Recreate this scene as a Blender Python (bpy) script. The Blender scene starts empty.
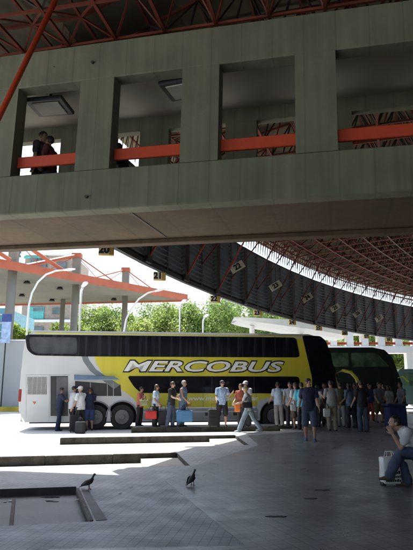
import bpy, bmesh, math, random
from mathutils import Vector, Matrix, noise
from mathutils.geometry import tessellate_polygon
random.seed(7)
R = math.radians
S = bpy.context.scene
COL = S.collection
# ------------------------------------------------------------------ camera
F = 550.0; CX, CY = 206.5, 275.0; H = 1.52; PITCH = math.atan(113/550)
SP, CP = math.sin(PITCH), math.cos(PITCH)
cam = bpy.data.objects.new('camera', bpy.data.cameras.new('camera'))
COL.objects.link(cam); S.camera = cam
cam.location = (0, 0, H); cam.rotation_euler = (R(90)+PITCH, 0, 0)
cam.data.sensor_fit = 'VERTICAL'; cam.data.sensor_height = 36; cam.data.lens = 36.0
cam.data.clip_end = 2000; cam.data.clip_start = 0.05

def ray(u, v):
    a = (u-CX)/F; b = (CY-v)/F
    return Vector((a, CP-SP*b, SP+CP*b))
def gz(u, v, z=0.0):           # point of a level plane seen at u, v
    d = ray(u, v); k = (z-H)/d.z
    return Vector((d.x*k, d.y*k, z))
def gy(u, v, y):               # point at forward distance y seen at u, v
    d = ray(u, v); k = y/d.y
    return Vector((d.x*k, y, H+d.z*k))
# ------------------------------------------------------------------ materials
MATS = {}
def mat(name, col, rough=.6, metal=0., var=.15, scale=3., bump=0., spec=.5, emit=None, kind=None, streak=False, detail=6, coat=0.):
    if name in MATS: return MATS[name]
    m = bpy.data.materials.new(name); m.use_nodes = True
    n = m.node_tree.nodes; l = m.node_tree.links
    b = n['Principled BSDF']
    b.inputs['Roughness'].default_value = rough; b.inputs['Metallic'].default_value = metal
    b.inputs['Specular IOR Level'].default_value = spec
    if coat: b.inputs['Coat Weight'].default_value = coat; b.inputs['Coat Roughness'].default_value = .08
    tc = n.new('ShaderNodeTexCoord'); mp = n.new('ShaderNodeMapping'); l.new(tc.outputs['Object'], mp.inputs[0])
    if streak: mp.inputs['Scale'].default_value = (1, 1, .08)
    nz = n.new('ShaderNodeTexNoise'); nz.inputs['Scale'].default_value = scale; nz.inputs['Detail'].default_value = detail
    l.new(mp.outputs[0], nz.inputs['Vector'])
    rp = n.new('ShaderNodeValToRGB')
    rp.color_ramp.elements[0].position = .3; rp.color_ramp.elements[1].position = .7
    rp.color_ramp.elements[0].color = tuple(max(0, c*(1-var)) for c in col)+(1,)
    rp.color_ramp.elements[1].color = tuple(min(1, c*(1+var)) for c in col)+(1,)
    l.new(nz.outputs[0], rp.inputs[0]); l.new(rp.outputs[0], b.inputs['Base Color'])
    if bump:
        bp = n.new('ShaderNodeBump'); bp.inputs['Strength'].default_value = bump; bp.inputs['Distance'].default_value = .02
        n2 = n.new('ShaderNodeTexNoise'); n2.inputs['Scale'].default_value = scale*9; n2.inputs['Detail'].default_value = 8
        l.new(tc.outputs['Object'], n2.inputs['Vector'])
        l.new(n2.outputs[0], bp.inputs['Height']); l.new(bp.outputs[0], b.inputs['Normal'])
    if emit:
        b.inputs['Emission Color'].default_value = tuple(emit)+(1,); b.inputs['Emission Strength'].default_value = 1
    MATS[name] = m; return m

def board_mat(name, col, w=.55):
    """board-marked concrete: faint vertical form lines, streaks and stains"""
    m = mat(name, col, .85, var=.2, scale=.9, bump=.3)
    n = m.node_tree.nodes; l = m.node_tree.links; b = n['Principled BSDF']
    tc = n.new('ShaderNodeTexCoord')
    src = b.inputs['Base Color'].links[0].from_socket
    # streaks
    mp = n.new('ShaderNodeMapping'); mp.inputs['Scale'].default_value = (6, 6, .25); l.new(tc.outputs['Object'], mp.inputs[0])
    nz = n.new('ShaderNodeTexNoise'); nz.inputs['Scale'].default_value = 1.0; nz.inputs['Detail'].default_value = 5
    l.new(mp.outputs[0], nz.inputs['Vector'])
    r1 = n.new('ShaderNodeMapRange'); r1.inputs[1].default_value = .38; r1.inputs[2].default_value = .62; r1.inputs[3].default_value = .90; r1.inputs[4].default_value = 1.06
    l.new(nz.outputs[0], r1.inputs[0])
    # board joints
    wv = n.new('ShaderNodeTexWave'); wv.inputs['Scale'].default_value = w; wv.bands_direction = 'X'; wv.inputs['Distortion'].default_value = .15
    l.new(tc.outputs['Object'], wv.inputs['Vector'])
    r2 = n.new('ShaderNodeMapRange'); r2.inputs[1].default_value = .0; r2.inputs[2].default_value = .012; r2.inputs[3].default_value = .8; r2.inputs[4].default_value = 1
    l.new(wv.outputs[0], r2.inputs[0])
    mu = n.new('ShaderNodeMath'); mu.operation = 'MULTIPLY'; l.new(r1.outputs[0], mu.inputs[0]); l.new(r2.outputs[0], mu.inputs[1])
    vm = n.new('ShaderNodeVectorMath'); vm.operation = 'SCALE'; l.new(src, vm.inputs[0]); l.new(mu.outputs[0], vm.inputs['Scale'])
    l.new(vm.outputs[0], b.inputs['Base Color'])
    return m

def tile_mat(name, c1, c2, grout, size, rough, rvar=.15, bump=.3, stain=.35, rot=0., spec=.5):
    m = bpy.data.materials.new(name); m.use_nodes = True
    n = m.node_tree.nodes; l = m.node_tree.links; b = n['Principled BSDF']
    b.inputs['Specular IOR Level'].default_value = spec
    tc = n.new('ShaderNodeTexCoord'); mp = n.new('ShaderNodeMapping'); mp.inputs['Rotation'].default_value = (0, 0, rot)
    l.new(tc.outputs['Object'], mp.inputs[0])
    br = n.new('ShaderNodeTexBrick'); br.offset = 0; br.inputs['Scale'].default_value = 1
    br.inputs['Color1'].default_value = c1+(1,); br.inputs['Color2'].default_value = c2+(1,); br.inputs['Mortar'].default_value = grout+(1,)
    br.inputs['Brick Width'].default_value = size; br.inputs['Row Height'].default_value = size; br.inputs['Mortar Size'].default_value = size*.045
    br.inputs['Mortar Smooth'].default_value = .2
    l.new(mp.outputs[0], br.inputs['Vector'])
    nz = n.new('ShaderNodeTexNoise'); nz.inputs['Scale'].default_value = .9; nz.inputs['Detail'].default_value = 9; nz.inputs['Roughness'].default_value = .65
    l.new(tc.outputs['Object'], nz.inputs['Vector'])
    mr = n.new('ShaderNodeMapRange'); mr.inputs[1].default_value = .32; mr.inputs[2].default_value = .68; mr.inputs[3].default_value = 1-stain; mr.inputs[4].default_value = 1+stain*.6
    l.new(nz.outputs[0], mr.inputs[0])
    vm = n.new('ShaderNodeVectorMath'); vm.operation = 'SCALE'; l.new(br.outputs[0], vm.inputs[0]); l.new(mr.outputs[0], vm.inputs['Scale'])
    l.new(vm.outputs[0], b.inputs['Base Color'])
    n3 = n.new('ShaderNodeTexNoise'); n3.inputs['Scale'].default_value = 2.3; n3.inputs['Detail'].default_value = 8; l.new(tc.outputs['Object'], n3.inputs['Vector'])
    m3 = n.new('ShaderNodeMapRange'); m3.inputs[1].default_value = .3; m3.inputs[2].default_value = .7; m3.inputs[3].default_value = rough-rvar; m3.inputs[4].default_value = rough+rvar
    l.new(n3.outputs[0], m3.inputs[0]); l.new(m3.outputs[0], b.inputs['Roughness'])
    bp = n.new('ShaderNodeBump'); bp.inputs['Strength'].default_value = bump; bp.inputs['Distance'].default_value = .004
    l.new(br.outputs['Fac'], bp.inputs['Height']); bp.invert = True; l.new(bp.outputs[0], b.inputs['Normal'])
    MATS[name] = m; return m

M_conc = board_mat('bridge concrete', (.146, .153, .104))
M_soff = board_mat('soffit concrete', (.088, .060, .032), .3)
M_ceil = mat('bridge ceiling plaster', (.30, .29, .25), .9, var=.12, scale=.8)
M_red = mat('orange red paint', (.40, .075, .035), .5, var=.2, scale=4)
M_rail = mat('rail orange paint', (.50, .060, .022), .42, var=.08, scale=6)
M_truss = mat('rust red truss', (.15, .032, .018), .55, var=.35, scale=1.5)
M_darkst = mat('dark brown steel', (.045, .032, .028), .6, var=.3, scale=3)
M_sheet = mat('roof sheet', (.13, .115, .075), .9, var=.35, scale=.7)
M_dark = mat('dark grey steel', (.018, .019, .022), .5, var=.2)
M_slat = mat('louvre slat', (.08, .088, .10), .5, metal=.1, var=.2, scale=2)
M_kerb = mat('kerb stone', (.04, .036, .027), .85, var=.6, scale=4, bump=.9)
M_road = mat('bus lane concrete', (.62, .61, .57), .85, var=.14, scale=.6, bump=.2)
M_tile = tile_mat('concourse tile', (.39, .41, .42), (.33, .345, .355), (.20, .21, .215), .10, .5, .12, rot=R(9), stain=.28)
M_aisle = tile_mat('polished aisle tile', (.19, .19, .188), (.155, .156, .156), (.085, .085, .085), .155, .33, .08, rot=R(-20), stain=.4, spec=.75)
M_white = mat('white paint', (.74, .74, .72), .35, var=.06, scale=1.2)
M_buswhite = mat('bus white paint', (.52, .53, .53), .32, var=.07, scale=.9, coat=.5)
M_busyel = mat('bus yellow paint', (.62, .54, .04), .32, var=.12, scale=1.4, streak=True, coat=.5)
M_busgrey = mat('bus silver paint', (.30, .31, .32), .35, metal=.3, var=.12, scale=1.5)
M_busteal = mat('bus teal grey band', (.16, .19, .20), .3, var=.08)
M_hatch = mat('pale blue hatch paint', (.21, .28, .34), .35, var=.08)
M_glass = mat('dark tinted glass', (.006, .006, .010), .10, var=.5, scale=2, spec=.14)
def glass_streak():
    m = mat('upper deck glass over curtains', (.01, .01, .015), .10, spec=.2); n = m.node_tree.nodes; l = m.node_tree.links; b = n['Principled BSDF']
    tc = n.new('ShaderNodeTexCoord'); mp = n.new('ShaderNodeMapping'); mp.inputs['Scale'].default_value = (3.2, 1, .2); nz = n.new('ShaderNodeTexNoise'); nz.inputs['Scale'].default_value = 1.6; nz.inputs['Detail'].default_value = 3
    l.new(tc.outputs['Object'], mp.inputs[0]); l.new(mp.outputs[0], nz.inputs['Vector']); rp = n.new('ShaderNodeValToRGB'); rp.color_ramp.elements[0].position = .5; rp.color_ramp.elements[1].position = .68
    rp.color_ramp.elements[0].color = (.006, .006, .010, 1); rp.color_ramp.elements[1].color = (.028, .027, .038, 1); l.new(nz.outputs[0], rp.inputs[0]); l.new(rp.outputs[0], b.inputs['Base Color']); return m
M_gcurt = glass_streak()
M_bwin_ = mat('blocker window glass', (.03, .035, .04), .12, var=.5)
M_black = mat('black rubber', (.02, .02, .02), .75, var=.2)
M_blackp = mat('black plastic', (.02, .021, .024), .4, var=.2)
M_rim = mat('wheel rim steel', (.16, .16, .165), .5, metal=.3, var=.2)
M_lamp_r = mat('red lamp lens', (.22, .015, .015), .2)
M_text = mat('lettering white', (.80, .79, .75), .5, var=.03)
M_textk = mat('lettering black', (.012, .012, .012), .5, var=.03)
M_sign = mat('sign cream', (.62, .56, .38), .6, var=.1)
M_signy = mat('sign box ochre', (.42, .27, .06), .6, var=.2)
M_curt = mat('violet grey curtain', (.035, .03, .055), .8, var=.3, scale=8)

# ------------------------------------------------------------------ object helpers
def link(name, me, parent=None, loc=None):
    o = bpy.data.objects.new(name, me); COL.objects.link(o)
    if parent: o.parent = parent
    if loc is not None: o.location = loc
    return o
def mk(name, bm, m, parent=None, smooth=False, loc=None):
    me = bpy.data.meshes.new(name)
    bmesh.ops.recalc_face_normals(bm, faces=bm.faces)
    bm.to_mesh(me); bm.free()
    for x in (m if isinstance(m, (list, tuple)) else [m]): me.materials.append(x)
    if smooth:
        for p in me.polygons: p.use_smooth = True
    return link(name, me, parent, loc)
def empty(name, loc=(0, 0, 0), rz=0., rx=0.):
    o = bpy.data.objects.new(name, None); COL.objects.link(o); o.location = loc; o.rotation_euler = (rx, 0, rz)
    o.empty_display_size = .2
    return o
def tag(o, label=None, cat=None, group=None, kind=None):
    if label: o['label'] = label
    if cat: o['category'] = cat
    if group: o['group'] = group
    if kind: o['kind'] = kind
    return o
def NB(): return bmesh.new()
def box(bm, x0, x1, y0, y1, z0, z1, mtx=None, mi=0):
    vs = [bm.verts.new((x, y, z)) for x in (x0, x1) for y in (y0, y1) for z in (z0, z1)]
    if mtx is not None:
        for v in vs: v.co = mtx @ v.co
    for f in ((0, 1, 3, 2), (4, 6, 7, 5), (0, 4, 5, 1), (2, 3, 7, 6), (0, 2, 6, 4), (1, 5, 7, 3)):
        bm.faces.new([vs[i] for i in f]).material_index = mi
    return vs
def rbox(bm, x0, x1, y0, y1, z0, z1, r=.03, seg=2, mtx=None):
    t = bmesh.new(); box(t, x0, x1, y0, y1, z0, z1)
    bmesh.ops.recalc_face_normals(t, faces=t.faces)
    bmesh.ops.bevel(t, geom=t.edges[:], offset=r, segments=seg, affect='EDGES', profile=.5)
    if mtx is not None: bmesh.ops.transform(t, matrix=mtx, verts=t.verts)
    me = bpy.data.meshes.new('t'); t.to_mesh(me); t.free(); bm.from_mesh(me); bpy.data.meshes.remove(me)
def frame_of(d):
    d = d.normalized(); up = Vector((0, 0, 1)) if abs(d.z) < .95 else Vector((1, 0, 0))
    a = d.cross(up).normalized(); return a, a.cross(d).normalized()
def tube(bm, p0, p1, r0, r1=None, n=6, caps=True, mi=0):
    p0 = Vector(p0); p1 = Vector(p1); r1 = r0 if r1 is None else r1
    if (p1-p0).length < 1e-5: return
    a, b = frame_of(p1-p0); A = []; B = []
    for i in range(n):
        t = 2*math.pi*(i+.5)/n; o = a*math.cos(t)+b*math.sin(t)
        A.append(bm.verts.new(p0+o*r0)); B.append(bm.verts.new(p1+o*r1))
    for i in range(n):
        j = (i+1) % n; bm.faces.new((A[i], A[j], B[j], B[i])).material_index = mi
    if caps:
        bm.faces.new(A[::-1]).material_index = mi; bm.faces.new(B).material_index = mi
def path(bm, pts, r, n=8, mi=0):
    """bent tube through points as one skin"""
    pts = [Vector(p) for p in pts]; rings = []
    ref = None
    for i, p in enumerate(pts):
        d = (pts[min(i+1, len(pts)-1)]-pts[max(i-1, 0)]).normalized()
        if ref is None: a, b = frame_of(d)
        else:
            a = (ref - d*ref.dot(d)).normalized(); b = d.cross(a)
        ref = a
        rr = r[i] if isinstance(r, (list, tuple)) else r
        rings.append([bm.verts.new(p+(a*math.cos(2*math.pi*k/n)+b*math.sin(2*math.pi*k/n))*rr) for k in range(n)])
    for A, B in zip(rings, rings[1:]):
        for k in range(n):
            j = (k+1) % n; bm.faces.new((A[k], A[j], B[j], B[k])).material_index = mi
    bm.faces.new(rings[0][::-1]).material_index = mi; bm.faces.new(rings[-1]).material_index = mi
def loft(bm, pts, rad, side=None, n=12, cap=True):
    """closed blob through rings; rad entries r or (rx, ry), rx along side"""
    pts = [Vector(p) for p in pts]; rings = []
    P = []; Q = []
    rd = [(r, r) if not isinstance(r, (tuple, list)) else r for r in rad]
    if cap:
        d0 = (pts[0]-pts[1]).normalized(); d1 = (pts[-1]-pts[-2]).normalized()
        m0 = min(rd[0]); m1 = min(rd[-1])
        for s in (.97, .7): P.append(pts[0]+d0*m0*s); k = math.sqrt(1-s*s); Q.append((rd[0][0]*k, rd[0][1]*k))
        P += pts; Q += rd
        for s in (.7, .97): P.append(pts[-1]+d1*m1*s); k = math.sqrt(1-s*s); Q.append((rd[-1][0]*k, rd[-1][1]*k))
    else: P, Q = pts, rd
    sd = Vector(side) if side is not None else None
    for i, p in enumerate(P):
        d = (P[min(i+1, len(P)-1)]-P[max(i-1, 0)])
        if d.length < 1e-7: d = Vector((0, 0, 1))
        d.normalize()
        if sd is None:
            a, b = frame_of(d); sd = a
        a = (sd-d*sd.dot(d))
        if a.length < 1e-3: a = frame_of(d)[0]
        a.normalize(); b = d.cross(a)
        rings.append([bm.verts.new(p+a*math.cos(2*math.pi*k/n)*Q[i][0]+b*math.sin(2*math.pi*k/n)*Q[i][1]) for k in range(n)])
    for A, B in zip(rings, rings[1:]):
        for k in range(n):
            j = (k+1) % n; bm.faces.new((A[k], A[j], B[j], B[k]))
    bm.faces.new(rings[0][::-1]); bm.faces.new(rings[-1])
def ball(bm, c, r, sc=(1, 1, 1), mtx=None, n=10):
    m = Matrix.Translation(Vector(c)) @ (mtx if mtx is not None else Matrix()) @ Matrix.Diagonal((r*sc[0], r*sc[1], r*sc[2], 1))
    bmesh.ops.create_uvsphere(bm, u_segments=n+2, v_segments=n, radius=1, matrix=m)
def prism(bm, poly, z0, z1, mtx=None, mi=0):
    """extrude a 2-D polygon between two heights"""
    lo = [bm.verts.new((p[0], p[1], z0)) for p in poly]; hi = [bm.verts.new((p[0], p[1], z1)) for p in poly]
    if mtx is not None:
        for v in lo+hi: v.co = mtx @ v.co
    n = len(poly)
    for i in range(n): bm.faces.new((lo[i], lo[(i+1) % n], hi[(i+1) % n], hi[i])).material_index = mi
    for ring, rev in ((lo, True), (hi, False)):
        tr = tessellate_polygon([[Vector((p[0], p[1], 0)) for p in poly]])
        for t in tr:
            try: bm.faces.new([ring[i] for i in t]).material_index = mi
            except ValueError: pass
def text_mesh(txt, size, depth=.01, shear=0., offset=0., mtx=None, bold=0., space=1.):
    cu = bpy.data.curves.new('t', 'FONT'); cu.body = txt; cu.size = size; cu.extrude = depth; cu.shear = shear; cu.offset = offset
    cu.align_x = 'CENTER'; cu.align_y = 'CENTER'; cu.space_character = space; cu.resolution_u = 3
    o = bpy.data.objects.new('t', cu); TMPC.objects.link(o)
    me = evald(o)
    bpy.data.objects.remove(o); bpy.data.curves.remove(cu)
    me.materials.clear()
    if mtx is not None: me.transform(mtx)
    return me
def text_obj(name, txt, size, m, parent, mtx, **k):
    me = text_mesh(txt, size, mtx=mtx, **k); me.name = name; me.materials.append(m)
    return link(name, me, parent)
def copy_tree(o, parent=None):
    c = o.copy(); COL.objects.link(c); c.parent = parent
    for ch in list(o.children): copy_tree(ch, c)
    return c

TMP = bpy.data.scenes.new('tmp'); TMPC = TMP.collection
def evald(o):
    vl = TMP.view_layers[0]; vl.update(); dg = vl.depsgraph
    return bpy.data.meshes.new_from_object(o.evaluated_get(dg))
# ------------------------------------------------------------------ ground
LZ = -.20
bm = NB(); box(bm, -900, 900, -200, 1500, LZ-.5, LZ); tag(mk('road', bm, M_road), 'pale concrete bus lanes running out behind the platforms', 'road', kind='structure')
# concourse outline (saw-tooth edge towards the lanes), inner pit as a hole
pit = [gz(-40, 490.5), gz(76, 486.5), gz(93, 521.5), gz(-60, 529)]
pit = [(p.x, p.y) for p in pit]
sl = .2
outer = [(-40, -30), (-40, 3.2), (-.33, 11.55), (-.70, 13.7), (-14, 11.0), (-14, 12.5), (1.16-.9, 15.4), (1.16, 15.6), (.94, 18.8), (-4.55, 17.75), (-4.55, 19.15), (1.3, 20.25),
         (3.5, 20.7), (3.85, 23.25), (-2.95, 22.35), (-2.95, 23.75), (4.2, 24.75), (5.5, 25.0), (5.75, 29.3), (9, 33.6), (12.9, 34.2), (13.4, 38.6), (20, 45), (36, 60), (90, 70), (90, -30)]
bm = NB()
ov = [Vector((p[0], p[1], 0)) for p in outer]; pv = [Vector((p[0], p[1], 0)) for p in pit]
allv = [bm.verts.new(p) for p in ov+pv]
for t in tessellate_polygon([ov, pv]): bm.faces.new([allv[i] for i in t])
lo = [bm.verts.new((p.x, p.y, LZ-.05)) for p in ov]
for i in range(len(ov)):
    j = (i+1) % len(ov); bm.faces.new((allv[i], allv[j], lo[j], lo[i])).material_index = 1
con = mk('platform_floor', bm, [M_tile, M_kerb]); tag(con, 'grey tiled concourse floor with saw-tooth kerb edge', 'floor', kind='structure')
# glossy aisle sheet, right of the joint line
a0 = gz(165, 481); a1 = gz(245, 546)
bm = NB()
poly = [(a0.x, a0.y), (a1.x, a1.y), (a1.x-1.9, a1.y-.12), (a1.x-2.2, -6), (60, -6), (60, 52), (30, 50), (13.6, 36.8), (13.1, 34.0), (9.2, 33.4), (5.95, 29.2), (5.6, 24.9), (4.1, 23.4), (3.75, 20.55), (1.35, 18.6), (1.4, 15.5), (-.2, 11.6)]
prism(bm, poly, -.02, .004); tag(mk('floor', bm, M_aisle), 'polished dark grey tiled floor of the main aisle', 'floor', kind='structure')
# low steps at the head of the lanes
for (x, y, d) in ((-.33, 11.55, (-.37, 2.15)), (1.16, 15.6, (-.22, 3.2)), (3.5, 20.7, (.35, 2.55))):
    bm = NB(); w = .85
    prism(bm, [(x-.004, y+.002), (x+d[0]-.004, y+d[1]-.004), (x+d[0]-w, y+d[1]-w*.2), (x-w, y-w*.2+.002)], LZ-.05, -.10)
    tag(mk('step', bm, mat('step concrete', (.42, .41, .38), .85, var=.15, bump=.2)), {0: 'pale concrete step at the end of the nearest bus lane', 1: 'pale concrete step at the end of the middle bus lane', 2: 'pale concrete step at the end of the lane beside the yellow bus'}[[-.33, 1.16, 3.5].index(x)], 'step', 'steps at the ends of the lanes')
# pale fingers of platform in the sun: kerb stones along the near edges
def kerb_line(p0, p1, label, n):
    p0 = Vector(p0); p1 = Vector(p1); d = (p1-p0)
    bm = NB(); L = d.length; ang = math.atan2(d.y, d.x); mt = Matrix.Translation((p0.x, p0.y, 0)) @ Matrix.Rotation(ang, 4, 'Z')
    k = L/n
    for i in range(n):
        rbox(bm, i*k+.006, (i+1)*k-.006, -.012+random.uniform(-.004, .004), .05, LZ-.03, .008+random.uniform(-.003, .003), .012, 1, mt)
    tag(mk('kerb', bm, M_kerb), label, 'kerb', 'stone kerbs of the platforms')
kerb_line((-14, 11.0, 0), (-.71, 13.69, 0), 'long dark stone kerb nearest the pigeons', 9)
kerb_line((-4.54, 17.752, 0), (.93, 18.79, 0), 'middle dark stone kerb between two sunlit lanes', 4)
kerb_line((-2.94, 22.351, 0), (3.84, 23.249, 0), 'dark stone kerb under the passengers queueing beside the yellow bus', 5)
# the pit
bm = NB()
pb = [Vector((p[0], p[1], 0)) for p in pit]; zt = -.11
v1 = [bm.verts.new((p.x, p.y, .0)) for p in pb]; v2 = [bm.verts.new((p.x, p.y, zt)) for p in pb]
for i in range(4):
    j = (i+1) % 4; bm.faces.new((v1[i], v1[j], v2[j], v2[i]))
bm.faces.new(v2).material_index = 1
M_slate = mat('pit floor slate', (.105, .11, .105), .45, var=.3, scale=2.2, bump=.35)
tag(mk('recess', bm, [mat('pit rim stone', (.045, .042, .04), .8, var=.3, bump=.3), M_slate]), 'shallow recessed panel in the floor at lower left', 'recess', kind='structure')
def strip(bm, p0, p1, w, z0, z1, off=0.):
    p0 = Vector(p0).to_3d(); p1 = Vector(p1).to_3d(); d = p1-p0; L = d.length; mt = Matrix.Translation((p0.x, p0.y, 0)) @ Matrix.Rotation(math.atan2(d.y, d.x), 4, 'Z')
    rbox(bm, 0, L, off, off+w, z0, z1, .006, 1, mt)
M_rust = mat('rusty steel angle', (.09, .07, .055), .7, var=.35, scale=5)
bm = NB(); q0 = gz(79, 488.6); q1 = gz(93.5, 521); strip(bm, q1, q0, .045, -.05, .012, .0)
tag(mk('steel_edging', bm, M_rust), 'rusty steel strip along the right side of the floor recess', 'edging')
bm = NB(); q2 = gz(107, 520); q3 = gz(88, 490)
prism(bm, [(q1.x+.03, q1.y), (q2.x, q2.y), (q3.x, q3.y), (q0.x+.03, q0.y)], -.01, .006)
tag(mk('cover_plate', bm, mat('dark slate cover', (.12, .11, .105), .6, var=.3, scale=3, bump=.3)), 'dark slate cover plate bordering the floor recess', 'cover plate')
bm = NB(); strip(bm, gz(13, 527), gz(16, 492), .05, zt-.02, zt+.02)
tag(mk('divider_strip', bm, M_rust), 'thin rusty strip dividing the floor recess', 'strip')
# puddle patches + litter
def patch(c, rx, ry, z, seed, n=18):
    random.seed(seed); bm = NB(); P = []
    for i in range(n):
        t = 2*math.pi*i/n; k = random.uniform(.45, 1.3); P.append((c[0]+rx*k*math.cos(t), c[1]+ry*k*math.sin(t)))
    prism(bm, P, z-.003, z+.003); return bm
M_wet = mat('still water', (.10, .11, .11), .03, spec=1., var=.05)
for i, (u, v, rx, ry, lb) in enumerate(((51, 497.5, .13, .05, 'small bright puddle in the floor recess, the larger one'), (52, 501.5, .10, .035, 'thin bright puddle in the floor recess, the nearer one'))):
    c = gz(u, v, zt); tag(mk('puddle', patch(c, rx, ry, zt+.006, i+3), M_wet), lb, 'puddle', 'puddles in the recess')
M_stain = mat('flattened dark litter', (.03, .028, .026), .5, var=.3)
for i, (u, v, rx, ry, lb) in enumerate(((311, 499, .10, .04, 'dark flattened scrap on the aisle floor, middle of the three'), (322, 490.5, .11, .045, 'dark flattened scrap on the aisle floor, farthest from camera'), (276, 517, .10, .035, 'dark flattened scrap on the aisle floor, nearest the camera'))):
    c = gz(u, v); tag(mk('floor_scrap', patch(c, rx, ry, .008, i+13), M_stain), lb, 'litter', 'scraps on the aisle floor')
M_paper = mat('white paper scrap', (.7, .7, .68), .7)
for i, (u, v, lb) in enumerate(((5, 501.5, 'white paper scrap in the recess, left one'), (10.5, 500.8, 'white paper scrap in the recess, right one'), (77, 499.5, 'white fleck of paper on the cover plate'), (120, 493, 'pale paper scrap on the grey tiles between the pigeons'), (131, 487, 'faint paper scrap on the tiles nearer the right pigeon'))):
    z = zt if i < 2 else .0
    c = gz(u, v, z+.01); tag(mk('paper_scrap', patch(c, .03, .022, z+.012, i+33, 7), M_paper), lb, 'paper scrap', 'paper scraps on the ground')

# ------------------------------------------------------------------ bridge
ANG = R(14.1); TILT = .0225
_f = Vector((0, CP, SP))
BM = Matrix.Translation((0, 0, H)) @ Matrix.Rotation(TILT, 4, _f) @ Matrix.Translation((0, 0, -H)) @ Matrix.Translation((0, 9.31, 0)) @ Matrix.Rotation(-ANG, 4, 'Z')
br = empty('concourse_bridge'); br.matrix_world = BM; BI = BM.inverted()
def bl_pt(u, v, t=None, z=None):      # local bridge point on the plane y=t or z=z seen at u, v
    o = BI @ Vector((0, 0, H)); d = BI.to_3x3() @ ray(u, v)
    k = (t-o.y)/d.y if t is not None else (z-o.z)/d.z
    return o+d*k
print('bridge local', [tuple(round(c, 2) for c in bl_pt(*q)) for q in ((76, 140, 0), (113, 120, 0), (180, 120, 0), (295, 110, 0), (76, 57-8, 0), (0, 57, 0), (210, 29, 0), (0, 215, 0), (413, 190, 0))])
print('reveal', [[round(bl_pt(u, 130, t).x, 2) for t in (.2, .3, .4, .6)] for u in (119, 224, 342)])
print('rear', [[round(bl_pt(u, 135, t).x, 2) for t in (2.2, 2.5)] for u in (54, 119, 135, 168, 225, 256, 352)], 'rail', [[tuple(round(c, 2) for c in bl_pt(*q))] for q in ((60, 157, .24), (60, 167, .24), (240, 139, .24), (240, 150, .24))], 'ceil', bl_pt(60, 127, 2.2), bl_pt(150, 117, 2.2), bl_pt(256, 121, 2.2))
print('soffit back', [bl_pt(u, v, None, 4.75).y for u, v in ((0, 251), (210, 237), (413, 230))])
tag(br, 'massive grey concrete footbridge with square openings and orange rails crossing overhead', 'footbridge')
S0, S1 = -10.5, 11.5; DEP = 2.45; WT = .34
zs, zo, zl, ztop, zc = 4.75, 5.55, 7.46, 8.26, 7.76
bm = NB(); rbox(bm, S0, S1, 0, WT, zs, zo, .02, 1); mk('lower_beam', bm, M_conc, br)
bm = NB(); rbox(bm, S0, S1, 0, WT, zl, ztop, .02, 1); mk('upper_beam', bm, M_conc, br)
sp = 2.11
for k in range(-3, 5):
    s = -2.67+sp*k; bm = NB(); box(bm, s, s+.715, .006, WT-.004, zo, zl); mk('pier', bm, M_conc, br)
for k in range(-4, 5):        # rail between each two piers
    s = -2.67+sp*k+.715; bm = NB(); rbox(bm, s+.0, s+sp-.715, .20, .27, 5.80, 6.03, .012, 1); mk('rail', bm, M_rail, br)
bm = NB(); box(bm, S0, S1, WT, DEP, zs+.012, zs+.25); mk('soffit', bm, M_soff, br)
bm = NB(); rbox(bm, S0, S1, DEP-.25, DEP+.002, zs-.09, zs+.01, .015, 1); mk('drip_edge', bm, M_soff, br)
bm = NB(); box(bm, S0, S1, WT, DEP-.2, zc, ztop-.01); mk('ceiling', bm, M_ceil, br)
bm = NB(); box(bm, S0, S1, DEP-.2, DEP, zs+.25, 5.45); box(bm, S0, S1, DEP-.2, DEP, 7.42, ztop); mk('rear_wall', bm, M_conc, br)
for k in range(-4, 5):
    s = -1.55+2.06*k; bm = NB(); box(bm, s+1.35, s+2.06, DEP-.195, DEP-.005, 5.45, 7.42); mk('rear_pier', bm, M_conc, br)
bm = NB(); box(bm, S0, S1, DEP-.16, DEP-.1, 5.75, 5.95); mk('rear_rail', bm, M_rail, br)
# expansion joint on the soffit
j0 = bl_pt(131, 213, None, zs); j1 = bl_pt(166, 237.5, None, zs); bm = NB(); d = j1-j0
mt = Matrix.Translation((j0.x, j0.y, 0)) @ Matrix.Rotation(math.atan2(d.y, d.x), 4, 'Z'); box(bm, 0, d.length, -.02, .02, zs-.0, zs+.02, mt); mk('expansion_joint', bm, M_darkst, br)
# drain spouts
for (u, v, lab) in ((93, 63, None), (87, 197, None)):
    p = bl_pt(u, v, 0); bm = NB(); tube(bm, (p.x, -.05, p.z), (p.x, .05, p.z), .03, n=10); mk('drain_spout', bm, M_darkst, br)
# square ceiling lamps
M_diff = mat('lamp diffuser', (.36, .36, .31), .6, var=.1, scale=4)
for (u, v, rr, lb) in ((50, 108, .1, 'square ceiling lamp inside the bridge above the kissing couple'), (184, 90, -.1, 'square ceiling lamp inside the bridge at the second opening')):
    p = BM @ bl_pt(u, v, None, zc-.32); p.z += .12; t = empty('ceiling_lamp', p, -ANG+rr); tag(t, lb, 'ceiling lamp', 'ceiling lamps inside the bridge')
    bm = NB(); rbox(bm, -.42, .42, -.36, .36, -.13, -.03, .02, 1); tube(bm, (0, 0, .2), (0, 0, -.05), .03, n=8); mk('housing', bm, M_dark, t)
    bm = NB(); rbox(bm, -.30, .30, -.26, .26, -.155, -.125, .01, 1); mk('diffuser', bm, M_diff, t)

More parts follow.
